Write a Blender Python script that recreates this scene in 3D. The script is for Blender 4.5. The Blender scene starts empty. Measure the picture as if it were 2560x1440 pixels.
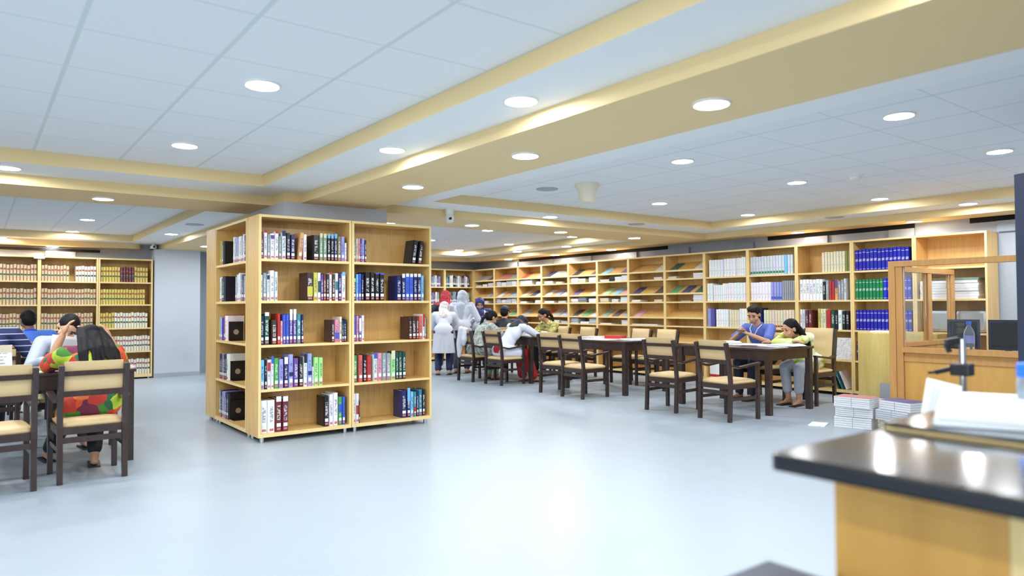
import bpy, bmesh, math, random
from mathutils import Vector, Matrix, Euler
random.seed(11)
S = bpy.context.scene
COL = S.collection
PI = math.pi
# ------------------------------------------------------------------ camera, world, exposure
yaw, pit, rol = math.radians(37.30), math.radians(1.454), math.radians(-0.286)
Fv = Vector((math.sin(yaw)*math.cos(pit), math.cos(yaw)*math.cos(pit), math.sin(pit)))
R0 = Vector((math.cos(yaw), -math.sin(yaw), 0)); U0 = R0.cross(Fv)
Rv = R0*math.cos(rol)+U0*math.sin(rol); Uv = Rv.cross(Fv)
cd = bpy.data.cameras.new('camera'); cam = bpy.data.objects.new('camera', cd); COL.objects.link(cam)
M = Matrix((Rv, Uv, -Fv)).transposed().to_4x4(); M.translation = Vector((0, 0, 1.25)); cam.matrix_world = M
cd.sensor_width = 36; cd.lens = 1764.7/2560*36; cd.clip_start = .05; cd.clip_end = 60
cd.dof.use_dof = True; cd.dof.focus_distance = 7.6; cd.dof.aperture_fstop = 1.5
S.camera = cam
W = bpy.data.worlds.new('world'); S.world = W; W.use_nodes = True
W.node_tree.nodes['Background'].inputs[0].default_value = (.8, .9, 1, 1)
W.node_tree.nodes['Background'].inputs[1].default_value = .3
S.view_settings.view_transform = 'Standard'; S.view_settings.look = 'None'
S.view_settings.gamma = 1; S.view_settings.use_curve_mapping = False
S.view_settings.exposure = 0.0
LAMP_W = 15.6          # radiant power of each ceiling downlight
LAMP_COL = (.94, .97, 1.0)

# ------------------------------------------------------------------ helpers
def lin(c):
    return tuple(((v/255)/12.92 if v/255 <= .04045 else ((v/255+.055)/1.055)**2.4) for v in c)
def newmat(name):
    m = bpy.data.materials.new(name); m.use_nodes = True
    return m, m.node_tree, m.node_tree.nodes['Principled BSDF']
MAT = {}
def plain(name, rgb, rough=.5, metal=0, noise=.06, nscale=8, bump=0, spec=None, coat=0):
    m, t, b = newmat(name); c = lin(rgb)
    b.inputs['Roughness'].default_value = rough; b.inputs['Metallic'].default_value = metal
    if spec is not None: b.inputs['Specular IOR Level'].default_value = spec
    if coat: b.inputs['Coat Weight'].default_value = coat; b.inputs['Coat Roughness'].default_value = .08
    tc = t.nodes.new('ShaderNodeTexCoord'); n = t.nodes.new('ShaderNodeTexNoise'); n.inputs['Scale'].default_value = nscale
    n.inputs['Detail'].default_value = 4
    t.links.new(tc.outputs['Object'], n.inputs['Vector'])
    mx = t.nodes.new('ShaderNodeMix'); mx.data_type = 'RGBA'
    mx.inputs[6].default_value = (*[v*(1-noise) for v in c], 1); mx.inputs[7].default_value = (*[min(1, v*(1+noise)) for v in c], 1)
    t.links.new(n.outputs['Fac'], mx.inputs[0]); t.links.new(mx.outputs[2], b.inputs['Base Color'])
    if bump:
        bp = t.nodes.new('ShaderNodeBump'); bp.inputs['Strength'].default_value = bump; bp.inputs['Distance'].default_value = .004
        n2 = t.nodes.new('ShaderNodeTexNoise'); n2.inputs['Scale'].default_value = 60; t.links.new(tc.outputs['Object'], n2.inputs['Vector'])
        t.links.new(n2.outputs['Fac'], bp.inputs['Height']); t.links.new(bp.outputs['Normal'], b.inputs['Normal'])
    MAT[name] = m; return m
def wood(name, rgb, stretch=(14, 14, 1.2), var=.14, rough=.35, coat=0):
    m, t, b = newmat(name); c = lin(rgb); b.inputs['Roughness'].default_value = rough
    if coat: b.inputs['Coat Weight'].default_value = coat; b.inputs['Coat Roughness'].default_value = .1
    tc = t.nodes.new('ShaderNodeTexCoord'); mp = t.nodes.new('ShaderNodeMapping'); mp.inputs['Scale'].default_value = stretch
    n = t.nodes.new('ShaderNodeTexNoise'); n.inputs['Scale'].default_value = 1.6; n.inputs['Detail'].default_value = 6; n.inputs['Distortion'].default_value = 1.2
    t.links.new(tc.outputs['Object'], mp.inputs[0]); t.links.new(mp.outputs[0], n.inputs['Vector'])
    r = t.nodes.new('ShaderNodeValToRGB'); r.color_ramp.elements[0].position = .35; r.color_ramp.elements[1].position = .7
    r.color_ramp.elements[0].color = (*[v*(1-var*(1+.5*i)) for i, v in enumerate(c)], 1); r.color_ramp.elements[1].color = (*c, 1)
    t.links.new(n.outputs['Fac'], r.inputs[0]); t.links.new(r.outputs[0], b.inputs['Base Color'])
    MAT[name] = m; return m
def emis(name, rgb, s):
    m, t, b = newmat(name); b.inputs['Base Color'].default_value = (*rgb, 1)
    b.inputs['Emission Color'].default_value = (*rgb, 1); b.inputs['Emission Strength'].default_value = s
    MAT[name] = m; return m
def mathn(t, op, a, b=None, v=None):
    n = t.nodes.new('ShaderNodeMath'); n.operation = op
    t.links.new(a, n.inputs[0]) if not isinstance(a, (int, float)) else setattr(n.inputs[0], 'default_value', a)
    if b is not None: t.links.new(b, n.inputs[1])
    elif v is not None: n.inputs[1].default_value = v
    return n.outputs[0]

wood('wood_laminate', (226, 188, 118)); wood('wood_edge', (238, 212, 150), var=.05, rough=.4)
wood('wood_pine', (226, 208, 132), stretch=(9, 9, .8), var=.12)
wood('wood_partition', (205, 155, 92), stretch=(16, 16, 1), var=.12, rough=.4)
wood('wood_partition_panel', (215, 166, 86), stretch=(5, 5, .6), var=.10, rough=.4)
wood('wood_dark', (58, 44, 44), stretch=(10, 10, 3), var=.3, rough=.32, coat=.3)
plain('upholstery', (214, 186, 138), .55, noise=.04, bump=.15)
plain('paint_tan', (230, 204, 150), .6, noise=.015, nscale=2)
plain('paint_white', (236, 240, 240), .6, noise=.01, nscale=2)
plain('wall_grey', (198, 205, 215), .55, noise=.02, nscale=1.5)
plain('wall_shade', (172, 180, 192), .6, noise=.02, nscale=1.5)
plain('wall_box', (158, 168, 180), .6, noise=.02)
plain('gap_shade_black', (14, 15, 18), .8)
plain('metal_chrome', (205, 208, 212), .18, 1, noise=.03)
plain('metal_grey', (188, 192, 198), .35, .8)
plain('plastic_white', (232, 232, 226), .4, noise=.02)
plain('plastic_black', (22, 23, 28), .4)
plain('plastic_dark_blue', (40, 50, 72), .4)
plain('counter_black', (24, 25, 31), .16, noise=.1, coat=.6)
plain('paper', (238, 240, 240), .6, noise=.02); plain('paper_cream', (232, 222, 196), .6, noise=.03)
plain('skirting_grey', (165, 172, 180), .5)
plain('hair_black', (17, 15, 18), .65, noise=.4, nscale=40, bump=.4, spec=.25); plain('skin_tan', (196, 148, 118), .5, noise=.05); plain('skin_light', (216, 172, 144), .5, noise=.05)
plain('skin_brown', (150, 104, 80), .5, noise=.05)
plain('eye_dark', (18, 14, 14), .3); plain('lip', (160, 90, 84), .5)

def ceiling_tiles():
    m, t, b = newmat('ceiling_tiles'); MAT['ceiling_tiles'] = m
    tc = t.nodes.new('ShaderNodeTexCoord'); sp = t.nodes.new('ShaderNodeSeparateXYZ'); t.links.new(tc.outputs['Object'], sp.inputs[0])
    def line(out, off, step, w):
        a = mathn(t, 'SUBTRACT', out, v=off); a = mathn(t, 'DIVIDE', a, v=step); a = mathn(t, 'ADD', a, v=.5)
        f = mathn(t, 'FRACT', a); f = mathn(t, 'SUBTRACT', f, v=.5); f = mathn(t, 'ABSOLUTE', f)
        return mathn(t, 'LESS_THAN', f, v=w/step/2)
    lx = line(sp.outputs[0], .36, .6, .022); ly = line(sp.outputs[1], 3.035, .612, .012)
    mx = mathn(t, 'MAXIMUM', lx, ly)
    # every panel leans a little off its neighbours and has its own faint tint
    n = t.nodes.new('ShaderNodeTexNoise'); n.inputs['Scale'].default_value = 90; t.links.new(tc.outputs['Object'], n.inputs['Vector'])
    c = t.nodes.new('ShaderNodeMix'); c.data_type = 'RGBA'
    c.inputs[6].default_value = (*lin((232, 236, 238)), 1); c.inputs[7].default_value = (*lin((212, 219, 220)), 1)
    t.links.new(mx, c.inputs[0]); t.links.new(c.outputs[2], b.inputs['Base Color']); b.inputs['Roughness'].default_value = .7
    bp = t.nodes.new('ShaderNodeBump'); bp.inputs['Distance'].default_value = .003; bp.inputs['Strength'].default_value = .3
    h = mathn(t, 'ADD', mathn(t, 'MULTIPLY', n.outputs['Fac'], v=.15), mx)
    t.links.new(h, bp.inputs['Height']); t.links.new(bp.outputs['Normal'], b.inputs['Normal'])
ceiling_tiles()
def floor_tiles():
    m, t, b = newmat('floor_tiles'); MAT['floor_tiles'] = m
    tc = t.nodes.new('ShaderNodeTexCoord'); sp = t.nodes.new('ShaderNodeSeparateXYZ'); t.links.new(tc.outputs['Object'], sp.inputs[0])
    def line(out, off, step, w):
        a = mathn(t, 'DIVIDE', mathn(t, 'SUBTRACT', out, v=off), v=step)
        f = mathn(t, 'ABSOLUTE', mathn(t, 'SUBTRACT', mathn(t, 'FRACT', mathn(t, 'ADD', a, v=.5)), v=.5))
        return mathn(t, 'LESS_THAN', f, v=w/step/2)
    mx = mathn(t, 'MAXIMUM', line(sp.outputs[0], .1, .6, .004), line(sp.outputs[1], .25, .6, .004))
    mx = mathn(t, 'MULTIPLY', mx, v=.45)
    n = t.nodes.new('ShaderNodeTexNoise'); n.inputs['Scale'].default_value = .9; n.inputs['Detail'].default_value = 3; t.links.new(tc.outputs['Object'], n.inputs['Vector'])
    base = t.nodes.new('ShaderNodeMix'); base.data_type = 'RGBA'
    base.inputs[6].default_value = (*lin((158, 170, 182)), 1); base.inputs[7].default_value = (*lin((165, 177, 188)), 1)
    t.links.new(n.outputs['Fac'], base.inputs[0])
    c = t.nodes.new('ShaderNodeMix'); c.data_type = 'RGBA'; t.links.new(base.outputs[2], c.inputs[6]); c.inputs[7].default_value = (*lin((150, 162, 170)), 1)
    t.links.new(mx, c.inputs[0]); t.links.new(c.outputs[2], b.inputs['Base Color'])
    n2 = t.nodes.new('ShaderNodeTexNoise'); n2.inputs['Scale'].default_value = 6; t.links.new(tc.outputs['Object'], n2.inputs['Vector'])
    r = t.nodes.new('ShaderNodeMapRange'); r.inputs[3].default_value = .34; r.inputs[4].default_value = .44; t.links.new(n2.outputs['Fac'], r.inputs[0]); t.links.new(r.outputs[0], b.inputs['Roughness'])
    b.inputs['Specular IOR Level'].default_value = .6
floor_tiles()
# book cover: cover colour from the object's own colour; print on the spine (-Y face) in a paler or darker tone
def cover_mat(name, kind):
    m, t, b = newmat(name); MAT[name] = m; b.inputs['Roughness'].default_value = .38
    oi = t.nodes.new('ShaderNodeObjectInfo'); tc = t.nodes.new('ShaderNodeTexCoord'); sp = t.nodes.new('ShaderNodeSeparateXYZ')
    t.links.new(tc.outputs['Object'], sp.inputs[0])
    x, y, z = sp.outputs
    def band(out, lo, hi):
        return mathn(t, 'MULTIPLY', mathn(t, 'GREATER_THAN', out, v=lo), mathn(t, 'LESS_THAN', out, v=hi))
    spine = mathn(t, 'LESS_THAN', y, v=-.49)
    col = oi.outputs['Color']
    def mixc(fac, a, rgb=None, link=None):
        mx = t.nodes.new('ShaderNodeMix'); mx.data_type = 'RGBA'; t.links.new(fac, mx.inputs[0]); t.links.new(a, mx.inputs[6])
        if link: t.links.new(link, mx.inputs[7])
        else: mx.inputs[7].default_value = (*lin(rgb), 1)
        return mx.outputs[2]
    if kind == 'law':
        zn = z
        col = mixc(mathn(t, 'MULTIPLY', spine, band(zn, .66, .77)), col, (150, 62, 52))
        col = mixc(mathn(t, 'MULTIPLY', spine, band(zn, .33, .44)), col, (44, 82, 62))
        wv = t.nodes.new('ShaderNodeTexNoise'); wv.inputs['Scale'].default_value = 7; t.links.new(tc.outputs['Object'], wv.inputs['Vector'])
        g = mathn(t, 'MULTIPLY', mathn(t, 'GREATER_THAN', wv.outputs['Fac'], v=.60), spine)
        col = mixc(mathn(t, 'MULTIPLY', g, v=.35), col, (245, 240, 228))
    elif kind == 'bound':
        for lo, hi in ((.06, .085), (.44, .56), (.84, .87)):
            wv = t.nodes.new('ShaderNodeTexNoise'); wv.inputs['Scale'].default_value = 14; t.links.new(tc.outputs['Object'], wv.inputs['Vector'])
            g = mathn(t, 'MULTIPLY', mathn(t, 'GREATER_THAN', wv.outputs['Fac'], v=.47 if lo == .44 else .2), mathn(t, 'MULTIPLY', spine, band(z, lo, hi)))
            col = mixc(mathn(t, 'MULTIPLY', g, v=.75), col, (205, 205, 215))
    elif kind == 'journal':
        wv = t.nodes.new('ShaderNodeTexNoise'); wv.inputs['Scale'].default_value = 1; mp = t.nodes.new('ShaderNodeMapping'); mp.inputs['Scale'].default_value = (5, 1, 16)
        t.links.new(tc.outputs['Object'], mp.inputs[0]); t.links.new(mp.outputs[0], wv.inputs['Vector'])
        g = mathn(t, 'MULTIPLY', mathn(t, 'GREATER_THAN', wv.outputs['Fac'], v=.58), mathn(t, 'MULTIPLY', spine, band(z, .12, .9)))
        col = mixc(mathn(t, 'MULTIPLY', g, v=.35), col, (90, 105, 140))
    else:
        wv = t.nodes.new('ShaderNodeTexNoise'); wv.inputs['Scale'].default_value = 1; mp = t.nodes.new('ShaderNodeMapping'); mp.inputs['Scale'].default_value = (3.2, 1, 30)
        addv = t.nodes.new('ShaderNodeVectorMath'); addv.operation = 'ADD'
        cb = t.nodes.new('ShaderNodeCombineXYZ'); rr = mathn(t, 'MULTIPLY', oi.outputs['Random'], v=90); t.links.new(rr, cb.inputs[0]); t.links.new(rr, cb.inputs[2])
        t.links.new(tc.outputs['Object'], mp.inputs[0]); t.links.new(mp.outputs[0], addv.inputs[0]); t.links.new(cb.outputs[0], addv.inputs[1]); t.links.new(addv.outputs[0], wv.inputs['Vector'])
        area = mathn(t, 'MULTIPLY', band(z, .32, .8), band(x, -.24, .24))
        g = mathn(t, 'MULTIPLY', mathn(t, 'MULTIPLY', mathn(t, 'GREATER_THAN', wv.outputs['Fac'], v=.49), area), spine)
        hsv = t.nodes.new('ShaderNodeSeparateColor'); hsv.mode = 'HSV'; t.links.new(oi.outputs['Color'], hsv.inputs[0])
        dark = mathn(t, 'LESS_THAN', hsv.outputs[2], v=.45)
        inkm = t.nodes.new('ShaderNodeMix'); inkm.data_type = 'RGBA'; t.links.new(dark, inkm.inputs[0]); inkm.inputs[6].default_value = (*lin((60, 66, 110)), 1); inkm.inputs[7].default_value = (*lin((225, 225, 225)), 1)
        col = mixc(mathn(t, 'MULTIPLY', g, v=.6), col, link=inkm.outputs[2])
    t.links.new(col, b.inputs['Base Color'])
for k in ('book', 'law', 'bound', 'journal'): cover_mat('cover_'+k, k)
def objcol(name, rough=.6):
    m, t, b = newmat(name); MAT[name] = m; b.inputs['Roughness'].default_value = rough
    oi = t.nodes.new('ShaderNodeObjectInfo'); tc = t.nodes.new('ShaderNodeTexCoord'); n = t.nodes.new('ShaderNodeTexNoise'); n.inputs['Scale'].default_value = 30
    t.links.new(tc.outputs['Object'], n.inputs['Vector'])
    mx = t.nodes.new('ShaderNodeMix'); mx.data_type = 'RGBA'; mx.blend_type = 'MULTIPLY'; mx.inputs[0].default_value = .18
    t.links.new(oi.outputs['Color'], mx.inputs[6]); t.links.new(n.outputs['Fac'], mx.inputs[7]); t.links.new(mx.outputs[2], b.inputs['Base Color'])
objcol('cloth'); objcol('matte_colour', .5)
def pattern(name, cols, scale, bandtype='vor'):
    m, t, b = newmat(name); MAT[name] = m; b.inputs['Roughness'].default_value = .75
    tc = t.nodes.new('ShaderNodeTexCoord'); n0 = t.nodes.new('ShaderNodeTexNoise'); n0.inputs['Scale'].default_value = scale*.6
    v = t.nodes.new('ShaderNodeTexVoronoi'); v.inputs['Scale'].default_value = scale
    if bandtype == 'wave':
        sp = t.nodes.new('ShaderNodeSeparateXYZ'); t.links.new(tc.outputs['Object'], sp.inputs[0])
        f = mathn(t, 'FRACT', mathn(t, 'MULTIPLY', sp.outputs[2], v=scale)); fac = mathn(t, 'LESS_THAN', f, v=.16)
    else:
        mx = t.nodes.new('ShaderNodeVectorMath'); mx.operation = 'ADD'; t.links.new(tc.outputs['Object'], mx.inputs[0]); t.links.new(tc.outputs['Object'], n0.inputs['Vector'])
        sc = t.nodes.new('ShaderNodeVectorMath'); sc.operation = 'SCALE'; sc.inputs['Scale'].default_value = .12; t.links.new(n0.outputs['Color'], sc.inputs[0]); t.links.new(sc.outputs[0], mx.inputs[1])
        t.links.new(mx.outputs[0], v.inputs['Vector'])
        s = t.nodes.new('ShaderNodeSeparateColor'); t.links.new(v.outputs['Color'], s.inputs[0]); fac = s.outputs[0]
    r = t.nodes.new('ShaderNodeValToRGB'); r.color_ramp.interpolation = 'CONSTANT'
    el = r.color_ramp.elements
    for i, c in enumerate(cols):
        e = el[i] if i < 2 else el.new(i/len(cols))
        e.position = i/len(cols); e.color = (*lin(c), 1)
    t.links.new(fac, r.inputs[0]); t.links.new(r.outputs[0], b.inputs['Base Color'])
pattern('floral_bright', [(190, 52, 40), (222, 84, 48), (70, 130, 50), (176, 205, 60), (110, 40, 70), (232, 120, 60), (40, 100, 60), (190, 60, 45)], 11)
pattern('print_sage', [(178, 190, 184), (140, 152, 150), (198, 208, 200), (112, 128, 128), (186, 196, 192)], 34)
pattern('print_mint', [(186, 222, 190), (206, 236, 206), (160, 204, 170)], 22)
pattern('print_olive', [(170, 165, 90), (214, 208, 130), (110, 106, 70), (196, 186, 110)], 22)
pattern('print_lime', [(226, 232, 190), (186, 204, 60), (236, 238, 220), (200, 214, 120)], 14)
pattern('stripe_navy', [(36, 44, 92), (176, 184, 210)], 17, 'wave')
# recolour: CONSTANT ramp positions for stripes
_r = [n for n in MAT['stripe_navy'].node_tree.nodes if n.type == 'VALTORGB'][0]; _r.color_ramp.elements[1].position = .6
pattern('print_document', [(238, 240, 242), (236, 238, 240), (200, 204, 210), (240, 242, 244)], 60)
pattern('floral_scarf', [(232, 222, 222), (206, 196, 200), (240, 234, 232)], 26)
pattern('scarf_red_print', [(178, 46, 58), (196, 70, 78), (160, 36, 50)], 40)
gm, gt, gb = newmat('glass'); gb.inputs['Transmission Weight'].default_value = 1; gb.inputs['Roughness'].default_value = 0; gb.inputs['IOR'].default_value = 1.45
gb.inputs['Base Color'].default_value = (.96, .98, .98, 1); MAT['glass'] = gm
pm, pt_, pb = newmat('plastic_clear'); pb.inputs['Transmission Weight'].default_value = .85; pb.inputs['Roughness'].default_value = .08; pb.inputs['Base Color'].default_value = (.75, .85, .95, 1); MAT['plastic_clear'] = pm
emis('lamp_glow', LAMP_COL, LAMP_W/(PI*PI*.087**2)); emis('lamp_glow_weak', LAMP_COL, .45*LAMP_W/(PI*PI*.087**2))
for _n in ('lamp_glow', 'lamp_glow_weak'): MAT[_n].cycles.emission_sampling = 'FRONT'

class MB:
    def __init__(s): s.v = []; s.f = []; s.m = []
    def box(s, a, b, m=0):
        i = len(s.v); x0, y0, z0 = a; x1, y1, z1 = b
        s.v += [(x0, y0, z0), (x1, y0, z0), (x1, y1, z0), (x0, y1, z0), (x0, y0, z1), (x1, y0, z1), (x1, y1, z1), (x0, y1, z1)]
        for q in ((3, 2, 1, 0), (4, 5, 6, 7), (0, 1, 5, 4), (1, 2, 6, 5), (2, 3, 7, 6), (3, 0, 4, 7)):
            s.f.append([i+k for k in q]); s.m.append(m)
        return s
    def quad(s, pts, m=0):
        i = len(s.v); s.v += [tuple(p) for p in pts]; s.f.append(list(range(i, i+len(pts)))); s.m.append(m); return s
    def bar(s, p, q, w, h=None, m=0, up=(0, 0, 1)):
        h = h or w; p = Vector(p); q = Vector(q); d = (q-p).normalized(); u = Vector(up)
        if abs(d.dot(u)) > .95: u = Vector((0, 1, 0))
        r = d.cross(u).normalized(); u = r.cross(d)
        i = len(s.v)
        for c in (p, q):
            for a, b in ((-1, -1), (1, -1), (1, 1), (-1, 1)): s.v.append(tuple(c+r*a*w/2+u*b*h/2))
        for qd in ((3, 2, 1, 0), (4, 5, 6, 7), (0, 1, 5, 4), (1, 2, 6, 5), (2, 3, 7, 6), (3, 0, 4, 7)):
            s.f.append([i+k for k in qd]); s.m.append(m)
        return s
    def lathe(s, c, prof, n=20, m=0, axis='z'):
        i0 = len(s.v); c = Vector(c)
        for r, z in prof:
            for k in range(n):
                a = 2*PI*k/n; v = Vector((r*math.cos(a), r*math.sin(a), z))
                if axis == 'y': v = Vector((v.x, v.z, v.y))
                if axis == 'x': v = Vector((v.z, v.x, v.y))
                s.v.append(tuple(c+v))
        for j in range(len(prof)-1):
            for k in range(n):
                a = i0+j*n+k; b = i0+j*n+(k+1) % n
                s.f.append([a, b, b+n, a+n]); s.m.append(m)
        s.f.append([i0+k for k in range(n)][::-1]); s.m.append(m)
        s.f.append([i0+(len(prof)-1)*n+k for k in range(n)]); s.m.append(m)
        return s
    def tube(s, pts, r, n=8, m=0):
        i0 = len(s.v); pts = [Vector(p) for p in pts]
        for j, p in enumerate(pts):
            d = (pts[min(j+1, len(pts)-1)]-pts[max(j-1, 0)]).normalized(); u = Vector((0, 0, 1)) if abs(d.z) < .9 else Vector((0, 1, 0))
            a = d.cross(u).normalized(); b = a.cross(d)
            for k in range(n): t = 2*PI*k/n; s.v.append(tuple(p+a*math.cos(t)*r+b*math.sin(t)*r))
        for j in range(len(pts)-1):
            for k in range(n):
                a = i0+j*n+k; b = i0+j*n+(k+1) % n; s.f.append([a, a+n, b+n, b]); s.m.append(m)
        s.f.append([i0+k for k in range(n)]); s.m.append(m); s.f.append([i0+(len(pts)-1)*n+k for k in range(n)][::-1]); s.m.append(m)
        return s
    def mesh(s, name, mats, bevel=0, smooth=False):
        me = bpy.data.meshes.new(name); me.from_pydata(s.v, [], s.f)
        for m in mats: me.materials.append(MAT[m])
        me.polygons.foreach_set('material_index', s.m); me.update()
        bm = bmesh.new(); bm.from_mesh(me); bmesh.ops.recalc_face_normals(bm, faces=bm.faces)
        if bevel:
            bmesh.ops.bevel(bm, geom=[e for e in bm.edges if e.calc_face_angle(0) > .6], offset=bevel, segments=2, affect='EDGES', profile=.6, clamp_overlap=True)
        bm.to_mesh(me); bm.free()
        if smooth:
            me.shade_smooth()
            try: me.set_sharp_from_angle(angle=math.radians(40))
            except Exception: pass
        return me
def link(name, me, parent=None, loc=None, rz=None):
    o = bpy.data.objects.new(name, me); COL.objects.link(o)
    if parent: o.parent = parent
    if loc: o.location = loc
    if rz is not None: o.rotation_euler = (0, 0, rz)
    return o
def part(name, mb, mats, parent, bevel=0, smooth=False):
    if isinstance(mats, str): mats = [mats]
    return link(name, mb.mesh(name, mats, bevel, smooth), parent)
def tag(o, label=None, cat=None, group=None, kind=None):
    for k, v in (('label', label), ('category', cat), ('group', group), ('kind', kind)):
        if v: o[k] = v
    return o
def thing(name, label, cat, loc=(0, 0, 0), rz=0, group=None):
    o = bpy.data.objects.new(name, None); COL.objects.link(o); o.location = loc; o.rotation_euler = (0, 0, rz); o.empty_display_size = .1
    return tag(o, label, cat, group)
def struct(name, mb, mats, bevel=0):
    return tag(part(name, mb, mats, None, bevel), kind='structure')
def copy_tree(o, parent=None):
    c = o.copy(); COL.objects.link(c); c.parent = parent
    for ch in list(o.children): copy_tree(ch, c)
    return c
ORD = ['first', 'second', 'third', 'fourth', 'fifth', 'sixth', 'seventh', 'eighth', 'ninth', 'tenth', 'eleventh', 'twelfth', 'thirteenth', 'fourteenth', 'fifteenth', 'sixteenth', 'seventeenth', 'eighteenth', 'nineteenth', 'twentieth', 'twenty-first', 'twenty-second', 'twenty-third', 'twenty-fourth']

# ------------------------------------------------------------------ room
ZT, ZB, ZM = 2.50, 2.392, 2.30
X0, X1, Y0, Y1 = -6.0, 9.86, -5.0, 14.6
struct('floor', MB().box((X0, Y0, -.1), (X1, Y1, 0)), 'floor_tiles')
struct('ceiling', MB().box((X0, Y0, ZT), (X1, Y1, ZT+.1)), 'ceiling_tiles')
# soffit frame around the coffers (white below, tan cheeks) : list of coffer openings
def soffit():
    mb = MB(); xs = [X0, -2.75, 2.165, 3.97, 8.83, X1]
    cols = {(-2.75, 2.165): [(-4.6, -1.4), (-.3, 6.72), (8.75, 13.65)], (3.97, 8.83): [(-4.6, -1.4), (-.3, 6.63), (8.5, 13.35)]}
    def slab(x0, x1, y0, y1): mb.box((x0, y0, ZB), (x1, y1, ZT-.0005), 0)
    slab(X0, -2.75, Y0, Y1); slab(2.165, 3.97, Y0, Y1); slab(8.83, X1-.12, Y0, Y1)
    for (xa, xb), ops in cols.items():
        y = Y0
        for a, b in ops: slab(xa, xb, y, a); y = b
        slab(xa, xb, y, Y1)
    me = mb.mesh('trim_1', ['paint_white', 'paint_tan'])
    for p in me.polygons: p.material_index = 0 if abs(p.normal.z) > .5 else 1
    o = link('trim_1', me); tag(o, kind='structure')
soffit()
def beam(n, x0, x1, y0, y1, z0=ZM, mat='paint_tan', z1=None): struct('trim_%d' % n, MB().box((x0, y0, z0), (x1, y1, (z1 or ZB)-.0005)), mat)
beam(2, 2.615, 3.42, Y0, 7.1)
beam(3, X0, 2.44, 7.29, 8.12); beam(4, 3.60, 9.30, 7.1, 7.98)
beam(5, 9.30, 9.735, Y0, 14.0)
# far left beam over the law shelves, its end rounded off in front of the grey pillar
mb = MB(); prof = [(X0, 14.0), (X0, 14.45), (2.38, 14.45), (2.38, 14.22)]
prof += [(2.16+.22*math.cos(a), 14.22-.22*math.sin(a)) for a in [i*PI/12 for i in range(1, 7)]]
i0 = len(mb.v); mb.v += [(x, y, ZM) for x, y in prof]+[(x, y, ZB-.0005) for x, y in prof]; n = len(prof)
for k in range(n): mb.f.append([k, (k+1) % n, n+(k+1) % n, n+k]); mb.m.append(0)
mb.f.append(list(range(n))[::-1]); mb.m.append(0); mb.f.append(list(range(n, 2*n))); mb.m.append(0)
struct('trim_6', mb, 'paint_tan')
beam(7, 2.66, 3.42, 8.12, 14.1)                 # beam going on behind the column
beam(8, 3.42, 9.30, 13.95, 14.2)                 # far right cross beam
beam(9, -4.0, -3.2, Y0, 7.29); beam(10, X0, 2.615, -1.2, -.5)
# black strips on the wall: painted shade of the gap beside the right beam
for _i, (_a, _b) in enumerate([(8.3, 12.6), (4.15, 6.3), (1.9, 3.5)]): struct('trim_%d' % (50+_i), MB().box((9.80, _a, 2.245), (9.8195, _b, 2.39)), 'gap_shade_black')
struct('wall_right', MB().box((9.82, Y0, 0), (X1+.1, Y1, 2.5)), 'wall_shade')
for i, (ya, yb) in enumerate([(6.88, 6.541), (5.67, 5.32), (4.464, 4.139), (9.353, 9.007), (10.54, 10.225), (8.12, 7.80), (11.75, 11.43), (12.95, 12.63), (3.2, 2.86)]):
    struct('trim_%d' % (12+i), MB().box((9.770, yb, 2.112), (9.7995, ya, 2.243)), 'wall_box')
struct('wall_left', MB().box((X0-.1, Y0, 0), (X0, Y1, 2.5)), 'wall_grey')
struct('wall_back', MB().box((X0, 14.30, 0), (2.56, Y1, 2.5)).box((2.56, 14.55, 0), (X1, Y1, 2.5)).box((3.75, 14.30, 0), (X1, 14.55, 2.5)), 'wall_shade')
emis('fill_glow', (.84, .93, 1.0), 8.5)
struct('fill_panel_1', MB().box((X0+.001, -3.2, .3), (X0+.012, 1.8, 2.25)), 'fill_glow')  # unseen glowing panel added to brighten the counter front, no window known there
mb = MB()
for y in (-3.25, -1.6, .15, 1.8): mb.box((X0+.002, y, .25), (X0+.06, y+.05, 2.3))
mb.box((X0+.002, -3.2, .25), (X0+.06, 1.8, .2999)).box((X0+.002, -3.2, 2.2501), (X0+.06, 1.8, 2.3)); struct('trim_41', mb, 'plastic_white')  # frame around the added glowing panel
struct('wall_front', MB().box((X0, Y0-.1, 0), (X1, Y0, 2.5)), 'wall_grey')
struct('trim_30', MB().box((2.56, 13.92, 0), (3.33, 14.5495, ZM)), 'wall_grey')          # pillar at the end of the law shelves
struct('baseboard_back', MB().box((2.555, 13.905, 0), (3.335, 13.9195, .075)), 'skirting_grey')
struct('trim_31', MB().box((2.44, 6.95, 0), (3.58, 8.02, ZM)), 'wall_grey')             # square column inside the island bookcase
struct('trim_32', MB().box((2.44, 6.95, ZM+.0005), (3.58, 8.12, ZB-.0005)), 'paint_tan')
for i, (xa, xb) in enumerate([(.95, 1.38), (-.4, .0), (5.6, 6.1), (7.9, 8.5)]):
    struct('trim_%d' % (33+i), MB().box((xa, 14.24, 2.11), (xb, 14.2995, 2.22)), 'wall_shade')
struct('trim_40', MB().box((X0, 14.235, 2.222), (1.75, 14.2995, 2.265)), 'gap_shade_black')  # black strip painting in the shade below the far left beam

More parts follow.
